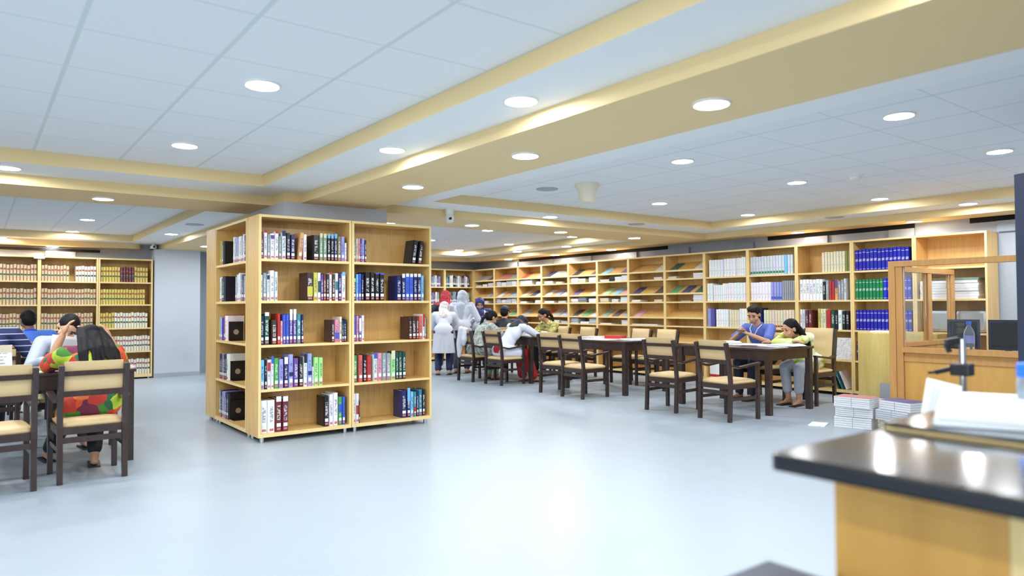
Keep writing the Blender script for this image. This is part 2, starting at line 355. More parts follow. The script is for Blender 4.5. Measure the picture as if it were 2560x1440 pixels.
# ------------------------------------------------------------------ downlights
def make_downlight():
    t = thing('ceiling_downlight', 'x', 'ceiling light', group='recessed round downlights')
    mb = MB().lathe((0, 0, 0), [(.088, -.0105), (.089, -.013), (.098, -.010), (.101, 0)], 28); mb.f = mb.f[:-2]; mb.m = mb.m[:-2]; part('trim_ring', mb, 'plastic_white', t, smooth=True)
    mb = MB(); mb.quad([(.087*math.cos(2*PI*k/20), -.087*math.sin(2*PI*k/20), -.011) for k in range(20)]); me = bpy.data.meshes.new('diffuser'); me.from_pydata(mb.v, [], mb.f); me.materials.append(MAT['lamp_glow']); link('diffuser', me, t)
    return t
LIGHTS = []
T, B, G = ZT, ZB, ZM
nearL = 'on the near left coffer tiles'; nearR = 'on the right coffer tiles'
LIGHTS += [((1.272, 3.97, T), 'large bright downlight nearest the camera, '+nearL), ((1.272, 5.81, T), 'smaller downlight farther back, '+nearL)]
LIGHTS += [((1.272, 2.13, T), 0), ((-.55, 2.13, T), 0), ((-.55, 3.97, T), 0), ((-.55, 5.81, T), 0), ((-2.2, 3.97, T), 0), ((-2.2, 5.81, T), 0), ((-2.2, 2.13, T), 0)]
LIGHTS += [((2.40, 3.06, B), 'downlight in the white soffit strip left of the tan beam, nearer one'), ((2.40, 4.58, B), 'downlight in the white soffit strip left of the tan beam, farther one'), ((2.4, .8, B), 0)]
LIGHTS += [((.20, 6.98, B), 'downlight cut by the left photo edge, in the near white soffit strip'), ((-1.4, 6.98, B), 0)]
LIGHTS += [((3.04, 2.27, G), 'nearest downlight under the large tan beam'), ((3.04, 3.83, G), 'middle downlight under the large tan beam'), ((3.04, 5.41, G), 'downlight under the large tan beam closest to the island bookcase'), ((3.04, .75, G), 0)]
LIGHTS += [((.97, 7.73, G), 'single downlight under the left cross beam'), ((-.6, 7.73, G), 0)]
LIGHTS += [((5.10, 7.54, G), 'downlight under the right cross beam, nearest the security camera'), ((6.61, 7.53, G), 'middle downlight under the right cross beam'), ((8.135, 7.54, G), 'downlight under the right cross beam, nearest the display shelves')]
LIGHTS += [((4.85, 2.135, T), 'first downlight of the row along the beam, '+nearR), ((4.858, 3.935, T), 'second downlight of the row along the beam, '+nearR),
           ((6.66, 2.15, T), 'big downlight at the right photo edge, '+nearR), ((6.66, 3.94, T), 'central downlight, '+nearR), ((6.65, 5.745, T), 'farthest downlight of the middle row, '+nearR),
           ((8.505, 3.98, T), 'downlight near the tan edge above the blue volumes, '+nearR), ((8.505, 5.77, T), 'downlight in the far corner, '+nearR), ((8.5, 2.15, T), 0)]
LIGHTS += [((5.845, 6.86, B), 'downlight in the far white soffit strip of the right coffer'), ((8.98, 3.22, B), 'downlight in the white soffit strip above the wooden partition'), ((8.98, 1.6, B), 0)]
LIGHTS += [((9.47, 5.60, G), 'downlight at the black gap above the white journals'), ((9.46, 4.0, G), 'downlight at the black gap above the blue volumes'), ((9.5, 2.4, G), 0),
           ((9.50, 9.39, G), 'nearest small downlight above the display shelves'), ((9.50, 11.0, G), 'middle small downlight above the display shelves'), ((9.50, 12.6, G), 'farthest small downlight above the display shelves')]
LIGHTS += [((1.255, 11.5, T), 'brighter downlight on the tiles of the far left coffer'), ((1.255, 13.4, T), 'farther downlight on the tiles of the far left coffer'), ((-.55, 11.5, T), 0), ((-.55, 9.7, T), 0), ((-2.2, 11.5, T), 0), ((-.6, 13.3, T), 0),
           ((2.405, 11.83, B), 'downlight in the white soffit strip beside the grey pillar'), ((.31, 13.87, B), 'downlight at the left photo edge above the law volumes'),
           ((3.14, 12.75, G), 'downlight under the tan beam partly hidden by the island bookcase'), ((1.04, 14.13, G), 'downlight under the far left beam above the law volumes')]
LIGHTS += [((6.70, 9.45, T), 'large downlight on the far right tiles beside the cross beam'), ((6.80, 11.45, T), 'downlight cut by the island bookcase on the far right tiles'),
           ((8.57, 11.35, T), 'middle downlight along the right edge of far tiles'), ((8.57, 13.19, T), 'downlight in the far corner of the far right tiles'), ((8.57, 9.45, T), 'downlight half hidden behind the right cross beam'),
           ((4.9, 9.45, T), 0), ((4.9, 11.4, T), 0), ((6.7, 13.2, T), 0), ((4.9, 13.2, T), 0),
           ((9.01, 11.64, B), 'farther downlight in the white strip over the display shelves'), ((9.01, 10.1, B), 'nearer downlight in the white strip over the display shelves'), ((7.9, 14.08, G), 'small downlight under the farthest cross beam')]
LIGHTS += [((1.27, .31, T), 0), ((-.55, .31, T), 0), ((4.86, .31, T), 0), ((6.66, .31, T), 0), ((8.5, .31, T), 0), ((-.55, -2.6, T), 0), ((1.27, -2.6, T), 0), ((4.86, -2.6, T), 0), ((6.66, -2.6, T), 0), ((3.04, -1.5, G), 0)]
proto = make_downlight()
WEAK = [c for c in proto.children if c.name.startswith('diffuser')][0].data.copy(); WEAK.materials.clear(); WEAK.materials.append(MAT['lamp_glow_weak'])
for i, (p, lab) in enumerate(LIGHTS):
    o = proto if i == 0 else copy_tree(proto)
    o.location = p
    if p[0] > 9.3 or p[1] > 14:                    # the small fittings tight against the wall are weaker ones
        d = [c for c in o.children if c.name.startswith('diffuser')][0]; d.data = WEAK
    o['label'] = lab or 'round recessed downlight lighting the hall outside the photo frame'
def ceil_thing(name, label, cat, loc, mb, mats, group=None):
    o = part(name, mb, mats, None, smooth=True); o.location = loc; return tag(o, label, cat, group)
for loc, lab in [((7.385, 6.80, ZB), 'flat grey ceiling vent in the far white strip of the right coffer'), ((8.957, 4.78, ZB), 'round ceiling vent in the white strip above the blue volumes'),
                 ((2.399, 10.34, ZB), 'dark round ceiling vent in the white strip above the law shelves side'), ((4.86, 5.75, ZT), 'flat round plate on the tiles beside the hanging white cone')]:
    ceil_thing('ceiling_vent', lab, 'vent', loc, MB().lathe((0, 0, 0), [(.06, -.012), (.115, -.008), (.12, 0)], 24), 'skirting_grey' if loc[0] < 3 or loc[2] > 2.45 else 'metal_grey', 'round ceiling vents')
ceil_thing('ceiling_speaker', 'cream cone shaped fixture hanging from the right coffer tiles', 'speaker', (5.0, 5.28, ZT), MB().lathe((0, 0, 0), [(.075, -.19), (.08, -.17), (.10, -.06), (.125, -.03), (.125, 0)], 28), 'paper_cream')
ceil_thing('smoke_detector', 'small white smoke detector on the right coffer tiles', 'smoke detector', (6.755, 3.39, ZT), MB().lathe((0, 0, 0), [(.03, -.05), (.045, -.045), (.05, -.02), (.08, -.015), (.085, 0)], 24), 'plastic_white')
ceil_thing('smoke_detector', 'tiny white smoke detector on the far right tiles', 'smoke detector', (6.97, 11.1, ZT), MB().lathe((0, 0, 0), [(.03, -.05), (.05, -.02), (.075, 0)], 20), 'plastic_white')
t = thing('security_camera', 'white dome security camera on the beam corner above the island bookcase', 'camera', (4.42, 7.0, ZB))
part('mount', MB().lathe((0, 0, 0), [(.045, -.07), (.05, -.03), (.05, 0)], 20), 'plastic_white', t, smooth=True)
hd = part('camera_head', MB().lathe((0, 0, 0), [(.01, -.17), (.04, -.155), (.052, -.12), (.05, -.085), (.035, -.065)], 20), 'plastic_white', t, smooth=True)
part('lens', MB().lathe((-.02, -.045, -.12), [(.014, -.012), (.016, .01)], 14, axis='y'), 'plastic_black', hd)
t = thing('security_camera', 'small white security camera beside the top of the grey pillar', 'camera', (2.5, 13.75, ZB))
part('mount', MB().box((-.02, -.02, -.05), (.02, .02, 0)), 'plastic_white', t); hd = part('camera_head', MB().box((-.035, -.12, -.1), (.035, .06, -.05)), 'plastic_white', t, bevel=.01)
part('lens', MB().lathe((0, -.125, -.075), [(.02, -.008), (.02, .008)], 14, axis='y'), 'plastic_black', hd)
# ------------------------------------------------------------------ bookcases
class Bay:
    """o = left front corner at the floor as seen by someone facing the shelf, rz = turn, W = outer width"""
    def __init__(s, o, rz, Wd, D=.36, where=''): s.o = Vector(o); s.rz = rz; s.W = Wd; s.D = D; s.where = where; s.R = Matrix.Rotation(rz, 3, 'Z')
    def P(s, u, d, z): return s.o+s.R @ Vector((u, d, z))
SH = [.085, .49, .90, 1.31, 1.70]; HT = 2.11; TH = .024
def bookcase(bay, label, legs=True, slant=(), group=None, zb=.05, shelves=SH, back=True):
    t = thing('bookcase', label, 'bookcase', bay.o, bay.rz, group); Wd, D = bay.W, bay.D
    wm = ['wood_laminate', 'wood_edge']
    def pn(name, a, b):
        me = MB().box(a, b).mesh(name, wm)
        for p in me.polygons: p.material_index = 1 if p.normal.y < -.5 else 0
        return link(name, me, t)
    pn('side_panel', (0, 0, zb), (TH, D, HT)); pn('side_panel', (Wd-TH, 0, zb), (Wd, D, HT))
    pn('top_panel', (TH, 0, HT-TH), (Wd-TH, D, HT)); pn('bottom_panel', (TH, 0, zb), (Wd-TH, D, shelves[0]))
    if back: part('back_panel', MB().box((TH, D-.012, shelves[0]), (Wd-TH, D, HT-TH)), 'wood_laminate', t)
    for z in shelves[1:]: pn('shelf', (TH, .004, z-TH), (Wd-TH, D-.012, z))
    for k in slant:                              # sloping display board with a lip, hinged over a flat shelf
        z = shelves[k]
        mb = MB(); y0, y1, za, zc = .015, D-.04, z+.135, z+.285
        i = len(mb.v)
        for yy, zz in ((y0, za-.016), (y0, za), (y1, zc), (y1, zc-.016)):
            mb.v += [(TH, yy, zz), (Wd-TH, yy, zz)]
        for a, b in ((0, 1), (1, 2), (2, 3), (3, 0)): mb.f.append([2*a, 2*a+1, 2*b+1, 2*b]); mb.m.append(0)
        mb.f += [[0, 2, 4, 6], [1, 7, 5, 3]]; mb.m += [0, 0]
        mb.box((TH, .002, za-.016), (Wd-TH, .0149, za+.012), 1)
        part('display_board', mb, wm, t)
    if legs:
        for x in (.05, Wd-.05):
            for y in (.05, D-.05): part('leg', MB().lathe((x, y, 0), [(.02, 0), (.02, zb)], 14), 'metal_chrome', t, smooth=True)
    return t
def unit_book(kind):
    mb = MB(); c = [(-.5, .5), (-.5, -.40), (-.36, -.495), (.36, -.495), (.5, -.40), (.5, .5)]
    n = len(c); i = 0
    mb.v += [(x, y, 0) for x, y in c]+[(x, y, 1) for x, y in c]
    inner = [(-.40, .5), (-.40, -.38), (.40, -.38), (.40, .5)]
    # cover shell: outer walls
    for a in range(n-1): mb.f.append([a, a+1, n+a+1, n+a]); mb.m.append(0)
    mb.f.append([n-1, 0, n, 2*n-1]); mb.m.append(1)          # fore edge = pages
    j = len(mb.v); mb.v += [(x, y, 1) for x, y in inner]+[(x, y, .975) for x, y in inner]
    mb.f.append([n+0, n+1, n+2, n+3, n+4, n+5, j+3, j+2, j+1, j]); mb.m.append(0)
    for a, b in ((0, 1), (1, 2), (2, 3)): mb.f.append([j+a, j+b, j+4+b, j+4+a]); mb.m.append(0)
    mb.f.append([j+4, j+5, j+6, j+7]); mb.m.append(1); mb.f.append([j+3, j, j+4, j+7]); mb.m.append(1)
    mb.f.append([0, n-1, n-2, n-3, 2, 1][::1]); mb.m.append(0)
    return mb.mesh('book', ['cover_'+kind, 'paper'])
UB = {k: unit_book(k) for k in ('book', 'law', 'bound', 'journal')}
def box_mesh(name, mat): return MB().box((-.5, -.5, 0), (.5, .5, 1)).mesh(name, [mat])
LBL = box_mesh('call_label', 'plastic_white'); BND = box_mesh('cover_band', 'matte_colour')
CN = {'w': ('white', (236, 238, 242)), 'k': ('black', (26, 26, 34)), 'n': ('navy blue', (34, 38, 92)), 'b': ('bright blue', (62, 92, 205)), 'v': ('royal blue', (38, 44, 190)),
      'l': ('lavender', (150, 158, 222)), 'c': ('light blue', (120, 190, 236)), 'r': ('red', (186, 46, 44)), 'm': ('maroon', (104, 44, 50)), 'd': ('dark brown', (66, 44, 42)),
      'g': ('grey', (150, 156, 162)), 'G': ('dark green', (28, 74, 66)), 'e': ('green', (70, 158, 88)), 'L': ('light green', (164, 222, 140)), 's': ('sage green', (128, 152, 132)),
      'o': ('orange', (222, 158, 104)), 'p': ('pink', (222, 150, 160)), 'u': ('purple', (96, 70, 150)), 'y': ('yellow', (206, 200, 80)), 't': ('teal', (58, 130, 138)),
      'a': ('cream', (226, 218, 190)), 'S': ('salmon', (206, 104, 88)), 'O': ('olive', (134, 132, 74)), 'h': ('pale grey', (206, 212, 220)), 'T': ('tan', (208, 184, 146)), 'Y': ('pale yellow', (212, 192, 96)),
      'B': ('deep blue', (30, 34, 168)), 'J': ('emerald green', (20, 130, 78)), 'W': ('ivory', (228, 222, 206))}
SHN = {0: 'bottom shelf', 1: 'second-lowest shelf', 2: 'middle shelf', 3: 'second-highest shelf', 4: 'top shelf'}
def put_book(bay, u, w, d, h, z, code, lab, kind='book', inset=.03, sticker=False, lean=0, band=None, group=None, name='book', cat='book'):
    o = bpy.data.objects.new(name, UB[kind]); COL.objects.link(o)
    c = [min(255, max(0, v+random.uniform(-7, 7))) for v in CN[code][1]]
    o.color = (*lin(c), 1)
    o.location = bay.P(u+w/2, inset+d/2, z+(abs(math.sin(lean))*w/2)); o.scale = (w*.97, d, h)
    o.rotation_euler = (Matrix.Rotation(bay.rz, 3, 'Z') @ Matrix.Rotation(lean, 3, 'Y')).to_euler()
    tag(o, lab, cat, group)
    if sticker:
        s = bpy.data.objects.new('call_number_label', LBL); COL.objects.link(s); s.parent = o
        s.location = (0, -.5, .15); s.scale = (.62, .012, .11)
        r = bpy.data.objects.new('call_number_label', BND); COL.objects.link(r); r.parent = o; r.color = (*lin((208, 120, 122)), 1)
        r.location = (0, -.5, .05); r.scale = (.55, .012, .07)
    if band:
        s = bpy.data.objects.new('cover_band', BND); COL.objects.link(s); s.parent = o; s.color = (*lin(CN[band[0]][1]), 1)
        s.location = (0, -.5, band[1]); s.scale = (.74, .014, band[2])
    return o
def row(bay, k, items, kind='book', shelves=SH, group=None, sticker=False, depth=.19, noun='book', name='book', cat='book', lo=0, inset=.03):
    """items: ('@', cm) jumps to a place; (code, thickness cm, height cm[, lean or band])"""
    u = TH+.004; n = 0; tot = sum(1 for i in items if i[0] != '@')
    for it in items:
        if it[0] == '@': u = TH+.004+it[1]/100; continue
        w, h = it[1]/100, it[2]/100; band = None; lean = 0
        for ex in it[3:]:
            if isinstance(ex, tuple): band = ex
            else: lean = ex
        if u+w > bay.W-TH-.002: break
        lab = '%s %s, %s from left, %s, %s' % (CN[it[0]][0], noun, ORD[n+lo], SHN[k], bay.where)
        put_book(bay, u, w, depth+random.uniform(-.012, .012), h+random.uniform(-.003, .003), shelves[k], it[0], lab, kind, inset, sticker, lean, band, group, name, cat)
        u += w; n += 1
# --- island bookcase around the square column
iA = Bay((2.078, 6.57, 0), 0, .915, where='island left bay'); iB = Bay((2.998, 6.57, 0), 0, .915, where='island right bay')
iE = Bay((2.078, 8.04, 0), -PI/2, 1.10, .34, where='island end bay')
bookcase(iA, 'left front unit of the island bookcase, its back to the column'); bookcase(iB, 'right front unit of the island bookcase, partly empty shelves')
bookcase(iE, 'end unit of the island bookcase facing the aisle on the left')
iC = Bay((2.998, 8.41, 0), PI, .92, .355, where='x'); iD = Bay((3.918, 8.41, 0), PI, .915, .355, where='x')
bookcase(iC, 'rear unit of the island bookcase, only its side panel showing'); bookcase(iD, 'rear right unit of the island bookcase, hidden behind the front')
g = 'books on the island bookcase'
ISL = {
 (iA, 4): [('m', 2.6, 23), ('w', 3.6, 26, ('r', .94, .09)), ('g', 2.4, 23), ('w', 4.4, 23.5, ('u', .8, .14)), ('w', 3.8, 26, ('r', .94, .09)), ('s', 2.4, 22), ('h', 4.8, 25, ('n', .88, .2)), ('k', 3.9, 25), ('n', 4.8, 24), ('@', 35), ('o', 4.2, 26, .09), ('@', 40.6), ('w', 3.4, 25), ('@', 50), ('k', 6.5, 25), ('s', 3.8, 25, ('a', .91, .17)), ('s', 4.2, 25, ('a', .91, .17)), ('k', 3.6, 25, ('c', .9, .18)), ('k', 3.6, 25, ('c', .9, .18)), ('n', 3.6, 25, ('c', .9, .18)), ('O', 3.6, 24.5), ('l', 4, 25), ('w', 2, 19)],
 (iA, 3): [('w', 2, 24), ('g', 3.5, 26), ('h', 3, 25, ('n', .8, .16)), ('w', 4.4, 28), ('h', 3.2, 27), ('@', 43.5), ('d', 7.2, 27, ('y', .17, .34)), ('y', 4, 27.5), ('w', 3.4, 27, ('G', .3, .4)), ('u', 2.6, 26), ('m', 2.8, 27), ('d', 3.2, 26), ('w', 2.8, 27, ('r', .95, .08)), ('d', 3.2, 26), ('w', 3.4, 27, ('t', .4, .3)), ('n', 3.4, 27.5), ('w', 4.6, 27, ('c', .92, .14)), ('w', 2.6, 25)],
 (iA, 2): [('n', 3.3, 27), ('G', 5.2, 28.5, ('w', .93, .12)), ('@', 10), ('d', 5.6, 23), ('r', 3, 29), ('p', 2.2, 22), ('b', 3, 28), ('b', 3.1, 28), ('u', 3.6, 28.5, ('w', .8, .36)), ('u', 3.6, 28.5, ('w', .8, .36)), ('t', 4.4, 28), ('n', 2.6, 28), ('@', 69), ('d', 3.2, 22), ('p', 5.2, 22.5, ('b', .15, .28)), ('a', 2.6, 25), ('G', 2, 22), ('n', 2.6, 23)],
 (iA, 1): [('c', 4, 27), ('k', 2.2, 27), ('w', 3.6, 27, ('r', .62, .3)), ('w', 2.8, 27, ('b', .86, .26)), ('e', 4.6, 28.5), ('l', 4.6, 27), ('n', 4.6, 27, ('w', .82, .24)), ('l', 4.8, 31, ('n', .34, .12)), ('u', 5, 27), ('k', 4.6, 28), ('w', 4, 28, ('k', .8, .3)), ('l', 4.8, 31, ('n', .34, .12)), ('w', 1.6, 18), ('L', 4.7, 27), ('L', 4.7, 27)],
 (iA, 0): [('w', 7, 30), ('w', 7, 30), ('m', 6.4, 30.5, ('w', .91, .16)), ('m', 6.4, 30.5, ('w', .91, .16)), ('@', 61.5), ('k', 5.2, 29.5), ('w', 4.4, 31), ('w', 5, 32), ('e', 4.2, 27, ('b', .45, .3)), ('b', 3.4, 27), ('k', 2.6, 28)],
 (iB, 4): [('s', 3, 25), ('a', 2, 24), ('p', 2.6, 24), ('u', 1.6, 23.5), ('l', 3, 24), ('n', 2.2, 22.5), ('@', 66), ('k', 5.4, 25, .14), ('@', 73.5), ('k', 5.2, 25, .14)],
 (iB, 3): [('n', 3, 27, ('L', .7, .14)), ('c', 2.6, 27), ('b', 3.2, 27.5), ('n', 2.6, 27), ('@', 12.5), ('k', 6.2, 29), ('k', 5, 29), ('k', 5.2, 28, ('b', .96, .06)), ('k', 6, 28, ('b', .96, .06)), ('@', 48.5), ('n', 6, 26), ('n', 4.6, 27, ('w', .9, .16)), ('b', 4.8, 27, ('w', .93, .13)), ('b', 4.8, 27, ('w', .93, .13)), ('n', 4.8, 27, ('w', .93, .13)), ('n', 4.6, 27, ('w', .93, .13)), ('c', 3.4, 27)],
 (iB, 2): [('b', 3.4, 26), ('p', 2.6, 25.5), ('u', 3, 26, ('w', .4, .5)), ('w', 3, 26), ('@', 63), ('d', 4, 24), ('d', 5, 24.5), ('m', 3.2, 24), ('S', 4.4, 25), ('w', 2.6, 27, ('r', .5, .5)), ('g', 1.6, 23)],
 (iB, 1): [('e', 4.4, 27), ('@', 5.6), ('S', 5, 27), ('k', 4.2, 27.5), ('r', 5.2, 26), ('@', 22), ('h', 5, 27, ('b', .85, .2)), ('p', 4.8, 28), ('g', 5, 28), ('g', 5, 28), ('L', 5.8, 26.5, ('a', .8, .34)), ('G', 3.2, 28.5), ('G', 4.4, 28.5), ('G', 4.6, 28.5)],
 (iB, 0): [('w', 2.8, 29), ('w', 3.6, 29, ('r', .3, .3)), ('k', .9, 22), ('@', 54), ('n', 6.6, 28), ('n', 4.4, 28, ('c', .6, .5)), ('c', 3.6, 26.5), ('t', 3.6, 26, ('r', .2, .2)), ('n', 2.6, 26), ('t', 4.4, 28), ('k', 3.4, 28)],
 (iE, 4): [('@', 5), ('y', 3, 26), ('@', 12), ('k', 4.4, 26, ('g', .25, .5)), ('@', 52), ('w', 4, 27), ('g', 6, 25), ('l', 5, 26), ('g', 4, 24), ('w', 4, 26), ('h', 5, 26), ('g', 5, 25), ('w', 4, 27), ('n', 5, 26)],
 (iE, 3): [('@', 3), ('w', 6, 26), ('t', 4, 25), ('k', 6, 27), ('@', 60), ('g', 5, 25), ('h', 6, 27), ('w', 5, 28), ('g', 6, 27), ('n', 6, 26), ('g', 6, 25), ('w', 5, 26)],
 (iE, 2): [('@', 1), ('g', 6, 25), ('h', 4, 24), ('b', 3, 24), ('@', 20), ('r', 3, 27), ('w', 6, 26)],
 (iE, 1): [('@', 4), ('n', 5, 26), ('n', 5, 26), ('g', 5, 27), ('n', 6, 26), ('k', 5, 27), ('w', 7, 27)],
 (iE, 0): [('@', 2), ('g', 6, 27), ('n', 6, 28), ('g', 6, 27), ('l', 5, 28), ('n', 6, 27), ('k', 7, 27)],
}
for (bay, k), items in ISL.items(): row(bay, k, items, group=g, sticker=True)
def bookend(bay, u, k, lab, h=.2, cut=True):
    t = thing('bookend', lab, 'bookend', bay.P(u, .05, SH[k]), bay.rz, 'black metal bookends')
    part('upright_plate', MB().box((0, 0, .002), (.003, .15, h)), 'plastic_black', t)
    part('foot_plate', MB().box((.0, 0, 0), (.11, .14, .002)), 'plastic_black', t)
    if cut: part('emblem', MB().lathe((.0035, .075, h*.45), [(.028, -.0006), (.028, .0006)], 18, axis='x'), 'metal_grey', t)
bookend(iE, .335, 2, 'black metal bookend with pale emblem on the middle shelf, island end bay')
bookend(iE, .402, 1, 'black metal bookend with cut-out on the second shelf up, island end bay')
bookend(iE, .425, 0, 'black metal bookend with arched cut-out, bottom shelf of island end bay')
bookend(iA, .42, 4, 'dark bookend beside the white book, top shelf of island left bay', .23, False)
# --- law volumes on the left back wall
LB = []
for i, (xa, lab) in enumerate([(-.04, 'left'), (.845, 'middle'), (1.69, 'right')]):
    b = Bay((xa, 13.9, 0), 0, .84 if i else .885, .36, where='far left wall %s bay' % lab); LB.append(b)
    bookcase(b, '%s bay of the far left wall shelves filled with law volumes' % lab, zb=.03)
LAW = {(0, 4): 'T*18', (0, 3): 'T*18', (0, 2): 'T*18', (0, 1): 'T*18', (0, 0): 'W*18', (1, 4): 'T*9 @9 W*9', (1, 3): 'T*18', (1, 2): 'T*17', (1, 1): 'T*9 W*9', (1, 0): 'W*18',
       (2, 4): 'Y*7 m*5 Y*5', (2, 3): 'Y*16', (2, 2): 'Y*5 W*12', (2, 1): 'T*6 W*12', (2, 0): 'W*18'}
for (i, k), s in LAW.items():
    it = []; cm = 0
    for tok in s.split():
        if tok[0] == '@': cm += float(tok[1:]); it.append(('@', cm)); continue
        c, n = tok.split('*')
        for _ in range(int(n)): it.append((c, 4.35 if len(s) > 4 or i else 4.6, 26+random.uniform(-.7, 1.0))); cm += it[-1][1]
    row(LB[i], k, it, 'law', group='law volumes on the far left wall', noun='law volume', name='law_volume', depth=.2)
# --- long run on the right wall
RY = [3.20, 4.01, 4.81, 5.62, 6.43, 7.24, 8.07, 8.92, 9.73, 10.55, 11.39, 12.20, 13.08, 13.90]
RB = []
for i in range(13):
    nm = ['first', 'second', 'third', 'fourth', 'fifth', 'sixth', 'seventh', 'eighth', 'ninth', 'tenth', 'eleventh', 'twelfth', 'thirteenth'][i]
    b = Bay((9.45, RY[i+1], 0), -PI/2, RY[i+1]-RY[i]-.002, .34, where='right wall %s bay' % nm); RB.append(b)
    bookcase(b, '%s bookcase of the right wall run counting from the booth%s' % (nm, ', sloping display shelves' if i > 4 else ''), slant=(1, 2, 3, 4) if i > 4 else (), zb=.045)
g = 'volumes on the right wall run'
def rr(b, k, its, kind, noun, **kw): row(RB[b], k, its, kind, group=g, noun=noun, name=noun.replace(' ', '_'), **kw)
rr(1, 4, [('B', 5, 28+j % 3*.4) for j in range(15)], 'bound', 'bound volume'); rr(1, 3, [('J', 4.6, 27) for j in range(8)]+[('v', 5, 28) for j in range(8)], 'bound', 'bound volume')
rr(1, 2, [('B', 4.8, 27) for j in range(16)], 'bound', 'bound volume'); rr(1, 1, [('n', 5, 26) for j in range(12)], 'bound', 'bound volume')
rr(2, 4, [('@', 34)]+[('a', 4.2, 28) for j in range(8)]+[('O', 3.6, 27.5) for j in range(2)], 'journal', 'journal')
rr(2, 3, [('w', 5, 29.5) for j in range(7)]+[('k', 4, 26), ('g', 5, 28), ('r', 4, 26), ('r', 4, 26), ('o', 5, 28, ('u', .6, .4)), ('g', 4, 26), ('g', 4, 28), ('h', 3.5, 29)], 'book', 'reference book')
rr(2, 2, [('w', 4, 28), ('h', 4, 28), ('m', 5, 27), ('m', 5, 26), ('@', 27), ('Y', 4, 29), ('a', 4, 29), ('a', 4, 29), ('r', 7, 27), ('G', 6, 26), ('k', 4, 25), ('w', 6, 27), ('k', 5, 26), ('k', 5, 26), ('k', 4, 26)], 'book', 'reference book')
rr(3, 4, [('h', 4.8, 28, ('J', .07, .12)) for j in range(12)]+[('c', 4.6, 28), ('h', 4.6, 28), ('h', 4.6, 28)], 'journal', 'journal')
rr(3, 3, [('w', 5, 28) for j in range(7)]+[('l', 4.6, 27.5, ('b', .08, .14)) for j in range(4)]+[('g', 3.4, 29) for j in range(7)], 'journal', 'journal')
rr(3, 2, [('n', 9, 30), ('n', 9, 30), ('@', 22)]+[('a', 4.6, 27, ('r', .06, .1)) for j in range(12)], 'journal', 'journal')
rr(4, 4, [('@', 4)]+[('w', 5.5, 27.5) for j in range(5)]+[('@', 32.5)]+[('w', 5.5, 28) for j in range(4)]+[('@', 56)]+[('w', 3, 28) for j in range(3)]+[('w', 4, 29) for j in range(2)], 'journal', 'journal')
rr(4, 3, [('w', 5.5, 29) for j in range(2)]+[('@', 12.5)]+[('w', 4.4, 26) for j in range(4)]+[('w', 3.4, 28) for j in range(3)]+[('w', 5.4, 28.5) for j in range(6)]+[('h', 3, 29)], 'journal', 'journal')
rr(4, 2, [('l', 7, 29), ('u', 7, 29), ('@', 17)]+[('w', 4.6, 28) for j in range(5)]+[('@', 42)]+[('a', 4.6, 27) for j in range(4)]+[('w', 4.6, 29) for j in range(3)], 'journal', 'journal')
# low shelves
rr(2, 0, [('G', 2.2, 26, -.35), ('@', 6), ('G', 2.2, 26, -.35), ('@', 12), ('G', 2.2, 26, -.35), ('@', 55), ('G', 2, 24, -.4), ('@', 60), ('t', 2, 25, -.4), ('@', 66), ('w', 2, 26, -.4)], 'book', 'slumped book')
PST = {}
def flat_stack(bay, u, w, d, z, n, code, lab, th=.02, inset=.03, group=None, top=None):
    """n leaves of paper or magazines lying flat, each layer slightly off"""
    t = thing('paper_stack', lab, 'paper stack', bay.P(u+w/2, inset+d/2, z), bay.rz, group)
    for j in range(n):
        a = random.uniform(-.006, .006); c = random.uniform(-.006, .006)
        o = part('layer', MB().box((-w/2+a, -d/2+c, j*th), (w/2+a, d/2+c, (j+1)*th-.0015)), 'matte_colour', t)
        q = CN[code][1] if not (top and j == n-1) else CN[top][1]; f = random.uniform(.93, 1.0); o.color = (*lin([v*f for v in q]), 1)
    return t
def magazine(bay, k, u, w, c1, c2, lab):
    z = SH[k]; y0, y1, za, zc = .02, bay.D-.045, z+.137, z+.285
    sl = math.atan2(zc-za, y1-y0); L = .27
    o = part('magazine', MB().box((-w/2, 0, 0), (w/2, L, .004)).box((-w/2+.002, .001, .004), (w/2-.002, L*.5, .005), 1).box((-w*.3, L*.56, .004), (w*.25, L*.82, .0052), 2), ['matte_colour', 'paper', 'metal_grey'], None)
    o.data.materials.clear()
    for m in ('matte_colour', 'matte_colour' if c2 == c1 else 'mag_'+c2, 'mag_pic'): o.data.materials.append(MAT[m])
    o.color = (*lin([v+(240-v)*.25 for v in CN[c1][1]]), 1)
    o.location = bay.P(u+w/2, y0, za+.003); o.rotation_euler = (Matrix.Rotation(bay.rz, 3, 'Z') @ Matrix.Rotation(sl, 3, 'X')).to_euler()
    tag(o, lab, 'magazine', 'magazines on the sloping display shelves')
for c in CN: plain('mag_'+c, CN[c][1], .35, noise=.1, nscale=20)
MAT['mag_pic'] = plain('mag_pic', (150, 156, 168), .35, noise=.5, nscale=30)
MG = {12: {4: 'gd0 gd24 dd48', 3: 'gk40', 2: 'ge44'}, 11: {4: 'SS8 Sa27 sa46 sL62', 3: 'ww4 oo27 cb50', 2: 'eh50'}, 10: {4: 'rw4 wh60', 3: 'aw4 nw34 ww56', 2: 'gw8'},
      9: {4: 'nw3 ww24 aw42 ww60', 3: 'wh4 lw34 ww56', 2: 'rr3 gk32 lw56'}, 8: {4: 'ka4 dg58', 3: 'un4 hl56', 2: 'kw4 ew32 hw58'}, 7: {4: 'cl6 uw56', 3: 'LY8 cw34 pp58', 2: 'sw5 dw32 gw58'},
      6: {4: 'ww58', 3: 'nw4 dw56', 2: 'pw6'}, 5: {4: 'Gs5 wk58', 3: 'eG4 nw30 GL58'}}
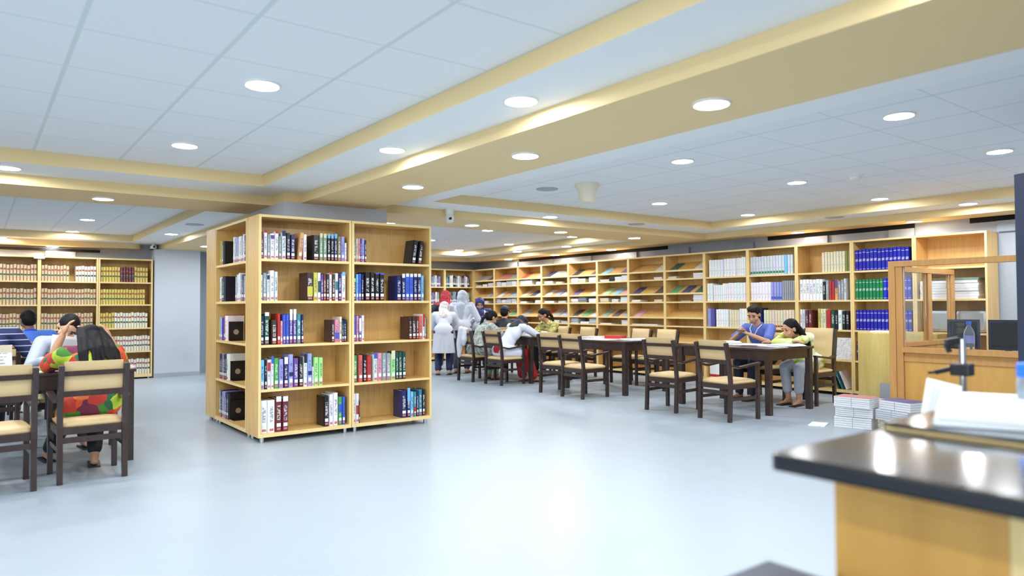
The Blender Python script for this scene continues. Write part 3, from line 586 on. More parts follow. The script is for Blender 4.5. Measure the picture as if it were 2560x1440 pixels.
for b, rows in MG.items():
    for k, s in rows.items():
        for j, tok in enumerate(s.split()):
            u = .026+int(tok[2:])/100; w = min(.17, RB[b].W-.03-u)
            magazine(RB[b], k, u, w, tok[0], tok[1], '%s magazine, %s from left, %s slope, %s' % (CN[tok[0]][0], ORD[j], SHN[k].replace(' shelf', ''), RB[b].where))
ST = {12: {4: 'w3,20,2 w30,18,3 h52,20,4', 3: 'w30,20,3'}, 11: {4: 'h3,16,5 w22,16,4 h40,18,5 w60,16,5', 3: 'h3,16,5 w22,16,4 h40,18,5 w60,16,5'}, 10: {4: 'w3,40,5 w58,16,3', 3: 'w3,20,2 w54,18,3'},
      9: {4: 'w3,26,3 a40,18,2', 3: 'w3,30,2 h48,22,2', 2: 'w26,24,3 w56,18,2'}, 8: {4: 'w3,20,5 a24,20,4 w54,20,5', 3: 'w3,20,4 g24,22,5 w54,20,4', 2: 'h3,20,5 w30,24,2 h55,20,5'},
      7: {4: 'w3,24,2 k27,14,4 w42,18,4 w60,16,5', 3: 'a3,22,4 w34,16,3 w56,20,5', 2: 'w3,30,1 w58,18,4'}, 6: {4: 'w56,18,2', 3: 'w3,20,2 a56,18,2', 2: 'w3,60,1'}, 5: {4: 'a3,18,2 w56,22,4', 3: 'g30,20,1 w56,22,6'}}
for b, rows in ST.items():
    for k, s in rows.items():
        for j, tok in enumerate(s.split()):
            c = tok[0]; u, w, n = tok[1:].split(',')
            flat_stack(RB[b], .026+int(u)/100, min(int(w)/100, RB[b].W-.03-.026-int(u)/100), .2, SH[k], int(n), c, '%s magazine stack, %s from left, under %s slope, %s' % (CN[c][0], ORD[j], SHN[k].replace(' shelf', ''), RB[b].where), group='stacks under the display shelves')
# bay 0: bundles behind the glass
for j, (u, n, c, tp) in enumerate([(.05, 7, 'w', 'w'), (.40, 8, 'w', 's')]):
    flat_stack(RB[0], u, .30, .26, SH[3], n, c, '%s pile of white papers on the shelf behind the partition glass' % ['left', 'right'][j], th=.032, top=tp, group='piles behind the partition glass')
for j, u in enumerate((.04, .42)):
    t = tag(part('wrapped_bundle', MB().box((-.17, -.13, 0), (.17, .13, .27)), 'metal_grey', None, bevel=.04), '%s grey plastic wrapped bundle on the shelf behind the glass' % ['left', 'right'][j], 'bundle', 'wrapped bundles')
    t.location = RB[0].P(u+.19, .18, SH[2]); t.rotation_euler = (0, 0, RB[0].rz)
flat_stack(RB[4], .05, .34, .24, SH[1], 3, 'w', 'white file boxes lying flat under the journals, %s' % RB[4].where, th=.035)
flat_stack(RB[3], .25, .40, .24, SH[1], 4, 'h', 'white paper pile low behind the seated man, %s' % RB[3].where, th=.03)
for b, u, h, lab in ((4, .06, .30, 'white box of journals with red foot on the bottom shelf behind the near chair'), (2, .50, .30, 'white printed carton on the second shelf up beside the tufted chair')):
    t = thing('carton', lab, 'box', RB[b].P(u, .04, SH[0 if b == 4 else 1]), RB[b].rz)
    part('box_body', MB().box((0, 0, 0), (.27, .24, h)), 'print_document' if b == 2 else 'paper', t, bevel=.003)
    if b == 4: part('red_stripe', MB().box((-.001, -.001, .01), (.271, .0, .05)), 'mag_r', t)
# --- right part of the back wall
for i, (xa, lab) in enumerate([(7.83, 'left'), (8.65, 'right')]):
    b = Bay((xa, 13.91, 0), 0, .80 if i else .815, .36, where='far corner %s bay' % lab)
    bookcase(b, '%s bay of the bookcase in the far right corner' % lab, zb=.04)
    for k in (4, 3, 2):
        random.seed(40+i*9+k); cs = random.choices('wgkhnstmdwhlG', k=15) if k < 4 or i else list('wgwulluwgklgwul')
        if i and k == 4: cs = list('ttnawkGgwgmkhwn')
        row(b, k, [(c, random.choice([4, 4.6, 5.2]), random.uniform(23, 28), ('w', .2, .16)) for c in cs], group='books in the far right corner', name='shelved_book')
tag(part('light_box', MB().box((-.075, -.012, -.022), (.075, .012, .022)), 'lamp_white', None) if 'lamp_white' in MAT else part('light_box', MB().box((-.075, -.012, -.022), (.075, .012, .022)), 'plastic_white', None), 'small white plate glowing on the top edge of the far left wall shelves', 'sign').location = (.84, 13.885, 2.085)
# ------------------------------------------------------------------ chairs and tables
def make_chair(tufted=False):
    t = thing('reading_chair', 'x', 'chair')
    hb = .93 if tufted else .845
    for s in (-1, 1):
        mb = MB(); pts = [(s*.205, -.235, 0), (s*.205, -.215, .40), (s*.205, -.235, .60), (s*.205, -.285, hb)]
        for a, b in zip(pts, pts[1:]): mb.bar(a, b, .036, .042, up=(0, 1, 0))
        part('leg', mb, 'wood_dark', t, bevel=.003)
        part('leg', MB().box((s*.215-.018, .195, 0), (s*.215+.018, .235, .60)), 'wood_dark', t, bevel=.003)
        mb = MB().bar((s*.212, -.245, .605), (s*.217, -.10, .575), .042, .024).bar((s*.217, -.10, .575), (s*.217, .245, .612), .046, .024)
        part('armrest', mb, 'wood_dark', t, bevel=.004)
        part('side_stretcher', MB().bar((s*.208, -.21, .24), (s*.215, .2, .24), .018, .034), 'wood_dark', t)
    part('seat_frame', MB().box((-.205, -.225, .345), (.205, -.195, .395)).box((-.205, .20, .345), (.205, .225, .395)).box((-.222, -.21, .345), (-.2, .21, .395)).box((.2, -.21, .345), (.222, .21, .395)), 'wood_dark', t, bevel=.002)
    part('back_stretcher', MB().box((-.19, -.232, .285), (.19, -.212, .325)), 'wood_dark', t, bevel=.002)
    # seat pad: soft, crowned
    bm = bmesh.new(); bmesh.ops.create_grid(bm, x_segments=10, y_segments=10, size=.5)
    me = bpy.data.meshes.new('seat')
    for v in bm.verts:
        x, y = v.co.x*.8*.5, v.co.y
        v.co.x = v.co.x*.415; v.co.y = v.co.y*.42+.0; e = max(abs(v.co.x)/.2075, abs(v.co.y)/.21)
        v.co.z = .452-.03*e**4
    r = bmesh.ops.extrude_face_region(bm, geom=bm.faces[:]); 
    for v in [g for g in r['geom'] if isinstance(g, bmesh.types.BMVert)]: v.co.z = .396; v.co.x *= .98
    bmesh.ops.recalc_face_normals(bm, faces=bm.faces); bm.to_mesh(me); bm.free(); me.materials.append(MAT['upholstery']); me.shade_smooth(); link('seat', me, t)
    # backrest cushion in front of the rails, leaning with the posts
    z0, z1 = (.50, .945) if tufted else (.655, .868); y0 = -.205 if tufted else -.228; y1 = -.262
    mb = MB(); nx, nz = (14, 12) if tufted else (8, 6)
    def P(i, j, back):
        a = i/nx*2-1; c = j/nz; e = max(abs(a), abs(2*c-1)); x = a*.185; z = z0+(z1-z0)*c; y = y0+(y1-y0)*c
        bulge = .026*(1-e**6)
        if tufted and not back:
            for bx in (-.09, 0, .09):
                for bz in (z0+.14, z0+.29): bulge -= .014*math.exp(-((x-bx)**2+(z-bz)**2)/.0007)
        return (x, y+(.012+bulge if not back else -.012), z)
    i0 = len(mb.v)
    for back in (0, 1):
        for j in range(nz+1):
            for i in range(nx+1): mb.v.append(P(i, j, back))
    K = (nx+1)*(nz+1)
    for j in range(nz):
        for i in range(nx):
            a = j*(nx+1)+i; mb.f.append([a, a+1, a+nx+2, a+nx+1]); mb.f.append([K+a, K+a+nx+1, K+a+nx+2, K+a+1]); mb.m += [0, 0]
    for i in range(nx):
        a = i; mb.f.append([a, K+a, K+a+1, a+1]); a = nz*(nx+1)+i; mb.f.append([a, a+1, K+a+1, K+a]); mb.m += [0, 0]
    for j in range(nz):
        a = j*(nx+1); mb.f.append([a, a+nx+1, K+a+nx+1, K+a]); a += nx; mb.f.append([a, K+a, K+a+nx+1, a+nx+1]); mb.m += [0, 0]
    part('backrest', mb, 'upholstery', t, smooth=True)
    if tufted: part('back_panel', MB().bar((-.19, -.235, .56), (.19, -.235, .56), .02, .05), 'wood_dark', t)
    else:
        part('back_rail', MB().bar((-.19, -.278, .785), (.19, -.278, .785), .018, .036), 'wood_dark', t, bevel=.002)
        part('back_rail', MB().bar((-.19, -.258, .64), (.19, -.258, .64), .022, .042), 'wood_dark', t, bevel=.002)
    return t
ch_a = make_chair(); ch_b = make_chair(True); used = {}
def chair(x, y, deg, lab, tuft=False, group='reading chairs'):
    src = ch_b if tuft else ch_a; key = 't' if tuft else 's'
    c = src if key not in used else copy_tree(src); used[key] = 1
    c.location = (x, y, 0); c.rotation_euler = (0, 0, math.radians(deg)); tag(c, lab, 'chair', group); return c
chair(6.64, 4.775, -94, 'empty dark wood chair nearest the camera at the first long table, beige pads')
chair(6.68, 5.60, -84, 'empty chair left of the first long table, its back slightly turned, behind the nearest chair')
chair(6.69, 7.14, -90, 'empty chair at the middle table, nearer of two side by side')
chair(6.78, 7.72, -80, 'empty chair at the middle table, farther of two side by side')
chair(6.81, 9.14, -88, 'chair at the far table holding the woman in a white tunic')
chair(6.76, 9.86, -88, 'chair at the far table holding the woman in sage print, white cloth over it')
chair(8.46, 5.52, 92, 'chair behind the man in the blue shirt holding a phone')
chair(8.45, 4.87, 90, 'high-backed chair with buttoned beige back behind the girl in lime print', True)
chair(8.45, 7.40, 90, 'empty chair on the wall side of the middle table, nearer one')
chair(8.45, 7.95, 88, 'empty chair on the wall side of the middle table, farther one')
chair(8.45, 9.20, 90, 'empty chair on the wall side of the far table, next to the olive print woman')
chair(8.45, 9.90, 90, 'chair behind the woman in olive print at the far table')
chair(7.78, 10.46, -20, 'chair of the person in a navy cap near the display shelves')
chair(.69, 6.18, 2, 'chair of the girl in the bright floral dress, left reading table')
chair(.115, 6.08, 4, 'empty chair cut by the left photo edge, beige pads')
chair(.66, 7.86, 180, 'chair behind the boy in the grey shirt')
chair(.13, 8.36, 0, 'chair of the man in the striped navy polo, seen from behind')
chair(.55, 10.0, 0, 'chair of the boy in the bright blue polo, seen from behind')
def table(x0, x1, y0, y1, lab):
    t = thing('reading_table', lab, 'table', ((x0+x1)/2, (y0+y1)/2, 0), 0, 'dark reading tables'); a, b = (x1-x0)/2, (y1-y0)/2
    part('tabletop', MB().box((-a, -b, .725), (a, b, .75)), 'wood_dark', t, bevel=.004)
    part('apron', MB().box((-a+.03, -b+.03, .615), (a-.03, -b+.055, .724)).box((-a+.03, b-.055, .615), (a-.03, b-.03, .724)).box((-a+.03, -b+.056, .615), (-a+.055, b-.056, .724)).box((a-.055, -b+.056, .615), (a-.03, b-.056, .724)), 'wood_dark', t)
    for sx in (-1, 1):
        for sy in (-1, 1): part('leg', MB().box((sx*(a-.045)-.032, sy*(b-.045)-.032, 0), (sx*(a-.045)+.032, sy*(b-.045)+.032, .7245)), 'wood_dark', t, bevel=.004)
table(7.10, 8.03, 4.56, 5.88, 'first dark table on the right, with the man in blue and the girl')
table(7.13, 8.05, 6.80, 8.10, 'middle dark table on the right covered with newspapers and a red book')
table(7.10, 8.02, 8.84, 10.14, 'far dark table on the right where three women lean in')
table(-.25, 1.07, 6.52, 7.44, 'dark table at the left with the floral dress girl')
table(-.6, .72, 8.72, 9.60, 'dark table farther left, between the men in striped and blue polos')
def slab(name, lab, cat, x, y, z, w, d, h, rz, mat, group=None, bevel=.001, rx=0):
    o = tag(part(name, MB().box((-w/2, -d/2, 0), (w/2, d/2, h)), mat, None, bevel), lab, cat, group); o.location = (x, y, z); o.rotation_euler = (rx, 0, math.radians(rz)); return o
def open_book(x, y, z, w, d, rz, lab, mat='paper', group=None, name='open_book', cat='book'):
    mb = MB(); n = 8
    for s in (-1, 1):
        prof = [(0, .006)]+[(s*w/2*i/n, .006+.020*math.sin(PI*min(1, i/n*.9+.08))) for i in range(1, n+1)]+[(s*w/2, .003)]
        for j in range(len(prof)-1):
            (a, za), (b, zb) = prof[j], prof[j+1]
            i = len(mb.v); mb.v += [(a, -d/2, za), (b, -d/2, zb), (b, d/2, zb), (a, d/2, za), (a, -d/2, .0035), (b, -d/2, .0035), (b, d/2, .0035), (a, d/2, .0035)]
            mb.f += [[i, i+1, i+2, i+3], [i, i+4, i+5, i+1], [i+3, i+2, i+6, i+7]]; mb.m += [0, 0, 0]
    t = thing(name, lab, cat, (x, y, z), math.radians(rz), group)
    part('pages', mb, mat, t); part('cover', MB().box((-w/2-.006, -d/2-.006, 0), (w/2+.006, d/2+.006, .0033)), 'mag_n', t)
# papers on the first table
Z = .7502
slab('newspaper', 'large white newspaper sheet spread on the first table by the man', 'newspaper', 7.72, 5.28, Z, .40, .56, .006, 8, 'print_document')
slab('newspaper', 'newspaper at the near edge of the first table, below the open book', 'newspaper', 7.66, 4.80, Z, .34, .34, .005, -12, 'print_document')
slab('paper_sheet', 'loose white sheet tilted on top of the newspapers on the first table', 'paper', 7.60, 5.10, Z+.0065, .21, .30, .002, 30, 'paper')
open_book(7.74, 4.74, Z+.0052, .36, .25, 84, 'open notebook with a dark cover in front of the girl')
open_book(7.80, 5.62, Z+.0065, .34, .24, 60, 'open book in front of the man in blue', 'print_document')
slab('magazine_pile', 'flat pile of magazines at the far end of the first table', 'magazines', 7.55, 5.66, Z, .30, .24, .018, 20, 'paper')
slab('newspaper', 'big newspaper hanging over the near side of the middle table', 'newspaper', 7.42, 7.50, Z, .52, .50, .006, 5, 'print_document')
slab('newspaper', 'crumpled newspaper at the right end of the middle table', 'newspaper', 7.62, 7.02, Z, .40, .36, .016, -18, 'print_document')
slab('magazine_pile', 'pale pink and white magazines at the left end of the middle table', 'magazines', 7.60, 7.90, Z, .40, .26, .022, 15, 'floral_scarf')
slab('closed_book', 'thick red book lying on the newspapers of the middle table', 'book', 7.62, 7.46, Z+.0065, .20, .27, .045, 20, 'mag_r', bevel=.003)
open_book(7.30, 9.30, Z, .36, .25, 80, 'open book on the far table before the woman in white', 'print_document')
open_book(7.55, 9.80, Z, .36, .25, 95, 'open book on the far table before the woman in sage print', 'print_document')
slab('tissue_box', 'small white box standing on the far table by the standing women', 'box', 7.24, 10.03, Z, .20, .14, .07, 0, 'paper')
# left table
for i, (x, y, rz, lab) in enumerate([(.20, 6.86, 10, 'white printed leaflet standing upright at the left photo edge')]):
    t = thing('standing_leaflet', lab, 'leaflet', (x-.09, y, Z), math.radians(rz))
    part('front_page', MB().box((-.14, -.0015, .0), (.14, .0015, .21)), 'paper', t).rotation_euler = (math.radians(-10), 0, 0)
    mb = MB(); random.seed(3)
    for j in range(6):
        z = .035+j*.027
        x0 = -.11
        while x0 < .09:
            w_ = random.uniform(.012, .035); mb.box((x0, -.003, z), (min(x0+w_, .11), -.0017, z+(.009 if j < 3 else .005))); x0 += w_+.009
    q = part('printed_lines', mb, 'skirting_grey', t); q.rotation_euler = (math.radians(-10), 0, 0)
    part('rear_page', MB().box((-.14, .045, .0), (.14, .048, .205)), 'paper_cream', t).rotation_euler = (math.radians(8), 0, 0)
slab('folder', 'tan cardboard folder flat on the left table', 'folder', .52, 7.0, Z, .30, .24, .012, 5, 'upholstery')
slab('notebook', 'small notebook pile on the corner of the left table', 'notebook', .96, 6.66, Z, .16, .22, .02, 12, 'print_document')
slab('paper_sheet', 'white sheet beside the elbow of the floral dress girl', 'paper', .47, 6.66, Z, .21, .16, .004, 5, 'paper')

# ------------------------------------------------------------------ wooden booth with glass
bt = thing('partition_booth', 'light wood and glass booth in front of the right shelves', 'partition', (7.9, 3.52, 0))
def fr(name, a, b, m='wood_partition', bev=.003, par=bt): return part(name, MB().box(a, b), m, par, bev)
YA, YB = .02, -1.16
fr('post', (-.03, YA, 0), (.06, YA+.07, 1.71)); fr('post', (-.03, YB-.05, 0), (.06, YB, 1.71)); fr('post', (-.02, YA-.07, 0), (.05, YA-.0005, 1.65))
fr('top_rail', (-.035, YB+.001, 1.65), (.065, YA-.001, 1.71)); fr('ledge', (-.05, YB+.001, .735), (.07, YA-.071, .79))
fr('lower_panel', (0, YB+.001, .0), (.03, YA-.071, .734), 'wood_partition_panel')
fr('trim_strip', (-.012, YB+.001, .64), (-.0005, YA-.071, .70))
fr('glass_pane', (.012, YB+.002, .791), (.017, YA-.072, 1.649), 'glass', 0)
# return side towards the shelves
fr('side_panel', (.061, YA+.02, 0), (1.52, YA+.05, .78), 'wood_partition_panel'); fr('side_ledge', (.061, YA+.0, .7805), (1.52, YA+.07, .83)); fr('side_top_rail', (.061, YA+.0, 1.60), (1.52, YA+.07, 1.66))
for x in (.80, 1.44): fr('post', (x, YA+.005, .831), (x+.10, YA+.065, 1.599))
fr('glass_pane', (.062, YA+.033, .831), (.799, YA+.037, 1.599), 'glass', 0); fr('glass_pane', (.901, YA+.033, .831), (1.439, YA+.037, 1.599), 'glass', 0)
# desk in the booth with monitors and bottle
t = thing('booth_desk', 'narrow desk inside the booth behind the ledge', 'desk', (8.25, 3.0, 0))
part('desktop', MB().box((-.17, -.62, .70), (.35, .50, .73)), 'wood_laminate', t, .002)
for x in (-.12, .3):
    for y in (-.58, .46): part('leg', MB().box((x-.02, y-.02, 0), (x+.02, y+.02, .6995)), 'wood_laminate', t)
def monitor(y, w, lab, rz):
    t = thing('monitor', lab, 'monitor', (8.24, y, .7305), rz, 'dark monitors in the booth')
    part('screen', MB().box((-.02, -w/2, .05), (.012, w/2, .355)), 'plastic_dark_blue', t, .004); part('back_cover', MB().box((-.034, -w/2+.03, .08), (-.0205, w/2-.03, .33)), 'plastic_black', t, .006)
    part('stand', MB().box((.0, -.03, .008), (.011, .03, .05)).box((-.07, -.10, 0), (.09, .10, .008)), 'plastic_black', t)
monitor(2.62, .34, 'dark monitor back nearest the right end of the booth', 0); monitor(3.02, .29, 'dark monitor back behind the water bottle', math.radians(14))
def bottle(loc, s, lab, cap, body='plastic_clear', label=None):
    t = thing('water_bottle', lab, 'bottle', loc)
    b = part('bottle_body', MB().lathe((0, 0, 0), [(.030*s, 0), (.035*s, .008*s), (.035*s, .05*s), (.032*s, .06*s), (.035*s, .07*s), (.035*s, .15*s), (.030*s, .175*s), (.014*s, .205*s), (.013*s, .215*s)], 24), body, t, smooth=True)
    part('cap', MB().lathe((0, 0, 0), [(.0155*s, .2155*s), (.016*s, .235*s), (.014*s, .238*s)], 20), cap, t, smooth=True)
    if label: part('bottle_label', MB().lathe((0, 0, 0), [(.0357*s, .085*s), (.0357*s, .135*s)], 24), label, t, smooth=True)
    return t
plain('mag_cap', (40, 110, 240), .3)
bottle((8.04, 2.90, .7305), 1.42, 'clear plastic water bottle with blue and white label in the booth', 'mag_cap', label='mag_l')
# pale cupboard between booth and shelves
t = thing('cupboard', 'pale pine cupboard against the blue volumes, left of the booth', 'cupboard', (9.09, 4.56, 0))
part('body', MB().box((0, -.95, .03), (.34, 0, .89)), 'wood_pine', t, .003); part('door', MB().box((-.018, -.47, .04), (-.0005, -.005, .88)), 'wood_pine', t, .002); part('door', MB().box((-.018, -.945, .04), (-.0005, -.48, .88)), 'wood_pine', t, .002)
part('plinth', MB().box((.02, -.93, 0), (.33, -.02, .0295)), 'plastic_black', t)
flat = slab('paper_sheet', 'white papers lying on top of the pale cupboard', 'paper', 9.25, 4.25, .8902, .25, .36, .02, 5, 'print_document')
slab('cardboard_sheet', 'grey cardboard sheet leaning on the pale cupboard behind the small book pile', 'cardboard', 8.98, 4.13, .002, .012, .22, .27, 0, 'skirting_grey')
# piles of books on the floor in front of the booth
def pile(x, y, rz, n, w, d, hs, cols, lab, tops=None, jit=.02):
    z = .001; g = 'tied book piles on the floor'
    for j in range(n):
        h = hs[j % len(hs)]; o = thing('book_bundle', '%s, %s from the floor' % (lab, ORD[j]), 'books', (x+random.uniform(-jit, jit), y+random.uniform(-jit, jit), z), math.radians(rz+random.uniform(-7, 7)), g)
        k = max(2, int(h/.02)); zz = 0
        for q in range(k):
            th = h/k; p_ = part('bound_copy', MB().box((-w/2, -d/2, zz), (w/2, d/2, zz+th-.002)), 'matte_colour', o, .002)
            c = cols[j % len(cols)]; f = random.uniform(.95, 1); p_.color = (*lin([v*f for v in CN[c][1]]), 1); zz += th
        if j == n-1 and tops:
            q = part('top_cover', MB().box((-w/2, -d/2, zz-.0015), (w/2, d/2, zz)), 'matte_colour', o); q.color = (*lin(tops), 1)
        part('string', MB().box((-w/2-.0015, -.003, -.0005), (w/2+.0015, .003, zz+.001)), 'skirting_grey', o)
        z += h+.002
random.seed(5)
pile(7.16, 3.62, 8, 3, .25, .35, [.11, .10, .10], 'w', 'white book bundle with rosy cover pile, left stack', (196, 128, 124))
pile(7.22, 3.20, -12, 3, .26, .34, [.11, .10, .09], 'ahw', 'white and cream bundle, right stack topped by a purple cover', (104, 98, 150))
pile(8.25, 4.02, 20, 3, .22, .28, [.05, .05, .05], 'TTa', 'brown book in the small pile behind the white bundles', None, .01)
pile(8.50, 3.80, -30, 2, .20, .27, [.07, .05], 'Tk', 'dark book slumped beside the small brown pile', None, .01)
slab('carton_flap', 'cream carton lid between the white bundles and the small brown pile', 'carton', 7.75, 3.85, .001, .5, .42, .20, 15, 'paper_cream', bevel=.004)
slab('newspaper', 'thin newspapers on the floor left of the white bundles', 'newspaper', 6.98, 3.93, .001, .26, .16, .01, 20, 'print_document')

# ------------------------------------------------------------------ foreground counter
t = thing('service_counter', 'black topped wooden counter in the right foreground', 'counter', (1.285, .832, 0))
def rounded(x0, x1, y0, y1, z0, z1, r, name, mat, par, corners='a'):
    pts = []
    for cx_, cy_, a0 in ((x0+r, y1-r, PI/2), (x0+r, y0+r, PI), (x1-r, y0+r, 1.5*PI), (x1-r, y1-r, 0)):
        for k in range(6): a = a0+PI/2*k/5; pts.append((cx_+r*math.cos(a), cy_+r*math.sin(a)))
    mb = MB(); n = len(pts); mb.v = [(x, y, z0) for x, y in pts]+[(x, y, z1) for x, y in pts]
    for k in range(n): mb.f.append([k, (k+1) % n, n+(k+1) % n, n+k]); mb.m.append(0)
    mb.f += [list(range(n))[::-1], list(range(n, 2*n))]; mb.m += [0, 0]
    return part(name, mb, mat, par, .006)
rounded(0, .45, -1.7, .0, .915, .95, .02, 'countertop', 'counter_black', t)
part('front_panel', MB().box((.135, -.375, 0), (.15, -.065, .9145)), 'wood_partition_panel', t, .002)
part('end_panel', MB().box((.1505, -.095, 0), (.44, -.065, .9145)), 'wood_partition_panel', t, .002)
part('side_frame', MB().box((.135, -.41, 0), (.44, -.3755, .9145)), 'wood_edge', t, .002)
part('open_shelf', MB().box((.12, -1.6, .0), (.44, -.4105, .30)).box((.12, -1.6, .60), (.44, -.4105, .62)).box((.40, -1.6, .62), (.44, -.4105, .9145)), 'wood_dark', t)
t = thing('service_desk', 'raised black desk with a pale wooden edge behind the counter', 'desk', (1.7405, .825, 0))
rounded(.0005, .60, -1.8, .0, .9565, .966, .03, 'desktop', 'counter_black', t); part('front_edge', MB().box((.003, -1.78, .951), (.598, -.012, .9564)), 'wood_edge', t); part('desk_body', MB().box((.06, -1.7, 0), (.55, -.08, .9505)), 'wood_partition_panel', t)
o = slab('low_table', 'dark grey low table corner at the bottom photo edge', 'table', 1.12, .66, 0, .50, .46, .70, 0, 'plastic_dark_blue', bevel=.006)
# white paper pad in the right foreground (blurred)
t = thing('paper_pad', 'large blurred white paper pad on the raised desk', 'papers', (1.775, .72, .9665), math.radians(20))
part('pages', MB().box((.008, -.62, .0122), (.53, -.008, .026)), 'paper', t, .003); part('grey_base', MB().box((0, -.63, 0), (.54, 0, .012)), 'metal_grey', t, .003)
part('teal_mark', MB().box((.03, -.20, .0262), (.09, -.12, .0266)), 'mag_c', t)
t = thing('scanner_stand', 'chrome pole stand with black clamps on the desk', 'stand', (2.899, 1.068, 0))
part('pole', MB().lathe((0, 0, 0), [(.0115, .926), (.0115, 1.118)], 16), 'metal_chrome', t, smooth=True)
t2 = part('base_block', MB().box((-.05, -.05, .8505), (.04, .05, .925)), 'plastic_black', t, .005)
part('clamp', MB().box((-.028, -.03, .985), (.028, .035, 1.03)), 'plastic_black', t, .006); part('clamp_handle', MB().bar((-.02, .03, 1.01), (-.05, .075, .995), .016).bar((-.05, .075, .995), (-.062, .095, .993), .009), 'plastic_black', t)
part('arm_bracket', MB().bar((-.0, .01, 1.115), (-.03, .045, 1.105), .026).bar((-.03, .045, 1.105), (-.022, .035, 1.07), .018), 'plastic_black', t, .004)
t = thing('side_desk', 'lower black topped desk beyond the raised counter carrying the chrome stand', 'desk', (2.45, .2, 0))
part('desktop', MB().box((.0, -.9, .82), (.95, .945, .85)), 'counter_black', t); part('desk_body', MB().box((.03, -.85, 0), (.9, .90, .8195)), 'wood_partition_panel', t)
t = thing('document_holder', 'white framed sheet tilted on the desk beside the chrome stand', 'document holder', (2.65, 1.115, .851), math.radians(-52))
a = part('frame', MB().box((0, -.006, .0), (.115, .0, .145)), 'plastic_white', t, .004); a.rotation_euler = (math.radians(-16), math.radians(14), 0)
b_ = part('printed_sheet', MB().box((.02, -.0075, .01), (.105, -.0062, .12)), 'mag_h', t); b_.rotation_euler = a.rotation_euler
bottle((2.262, .665, .9665), .56*0+.62, 'bottle with a bright blue cap cut by the right photo edge', 'mag_cap')
cp = [o for o in bpy.data.objects if o.get('label') == 'bottle with a bright blue cap cut by the right photo edge'][0]
for ch in list(cp.children): bpy.data.objects.remove(ch)
part('bottle_body', MB().lathe((0, 0, 0), [(.033, 0), (.037, .006), (.037, .07), (.034, .085)], 24), 'plastic_clear', cp, smooth=True); part('cap', MB().lathe((0, 0, 0), [(.036, .086), (.036, .120), (.033, .123)], 24), 'mag_cap', cp, smooth=True)
t = thing('steel_locker', 'tall dark blue-grey locker edge at the right photo border', 'locker', (5.51, 1.70, 0), math.radians(-20))
part('locker_body', MB().box((0, -.95, .02), (.5, 0, 2.11)), 'plastic_dark_blue', t, .004); part('plinth', MB().box((.02, -.93, 0), (.48, -.02, .0195)), 'plastic_black', t); part('door', MB().box((-.015, -.46, .04), (-.0005, -.02, 2.09)), 'plastic_dark_blue', t, .003)
# ------------------------------------------------------------------ people
ICO = {}
def ico(sub=2):
    if sub not in ICO:
        bm = bmesh.new(); bmesh.ops.create_icosphere(bm, subdivisions=sub, radius=1); ICO[sub] = ([v.co.copy() for v in bm.verts], [[v.index for v in f.verts] for f in bm.faces]); bm.free()
    return ICO[sub]
class Blob:
    """soft volume: capsules and ellipsoids fused into one continuous skin"""
    def __init__(s): s.bm = bmesh.new()
    def ell(s, c, r, R=None, sub=3):
        vs, fs = ico(sub); c = Vector(c); nv = []
        for v in vs:
            p = Vector((v.x*r[0], v.y*r[1], v.z*r[2])); p = R @ p if R else p; nv.append(s.bm.verts.new(c+p))
        for f in fs: s.bm.faces.new([nv[i] for i in f])
        return s
    def cap(s, a, b, ra, rb, sub=2, flat=None):
        vs, _ = ico(sub); a = Vector(a); b = Vector(b); bm = s.bm; nv = []
        for c, r in ((a, ra), (b, rb)):
            for v in vs:
                p = v*r
                if flat: p = Vector((p.x*flat[0], p.y*flat[1], p.z*flat[2]))
                nv.append(bm.verts.new(c+p))
        r = bmesh.ops.convex_hull(bm, input=nv)
        bmesh.ops.delete(bm, geom=[g for g in r['geom_interior'] if isinstance(g, bmesh.types.BMVert)], context='VERTS')
        return s
    def chain(s, pts, rs, **k):
        for i in range(len(pts)-1): s.cap(pts[i], pts[i+1], rs[i], rs[i+1], **k)
        return s
    def build(s, name, mat, parent, vox=.009, smooth=4, color=None, hem=None):
        me = bpy.data.meshes.new(name); s.bm.to_mesh(me); s.bm.free()
        o = bpy.data.objects.new(name, me); COL.objects.link(o)
        m = o.modifiers.new('r', 'REMESH'); m.mode = 'VOXEL'; m.voxel_size = vox; m.use_smooth_shade = True
        if smooth: q = o.modifiers.new('s', 'SMOOTH'); q.factor = .5; q.iterations = smooth
        dg = bpy.context.evaluated_depsgraph_get(); ev = o.evaluated_get(dg)
        m2 = bpy.data.meshes.new_from_object(ev); bpy.data.objects.remove(o)
        if hem is not None:
            bm = bmesh.new(); bm.from_mesh(m2); bmesh.ops.bisect_plane(bm, geom=bm.verts[:]+bm.edges[:]+bm.faces[:], plane_co=(0, 0, hem), plane_no=(0, 0, 1), clear_inner=True); bm.to_mesh(m2); bm.free()
        m2.name = name; m2.materials.clear(); m2.materials.append(MAT[mat]); m2.shade_smooth()
        r = link(name, m2, parent)
        if color: r.color = (*lin(color), 1)
        return r
def ik(a, t, l1, l2, pole):
    a = Vector(a); t = Vector(t); d = t-a; L = min(d.length, (l1+l2)*.995); d.normalize(); t = a+d*L
    x = (l1*l1-l2*l2+L*L)/(2*L); h = math.sqrt(max(0, l1*l1-x*x)); p = Vector(pole)-d*Vector(pole).dot(d)
    p = p.normalized() if p.length > 1e-6 else Vector((0, 0, 1))
    return a+d*x+p*h, t
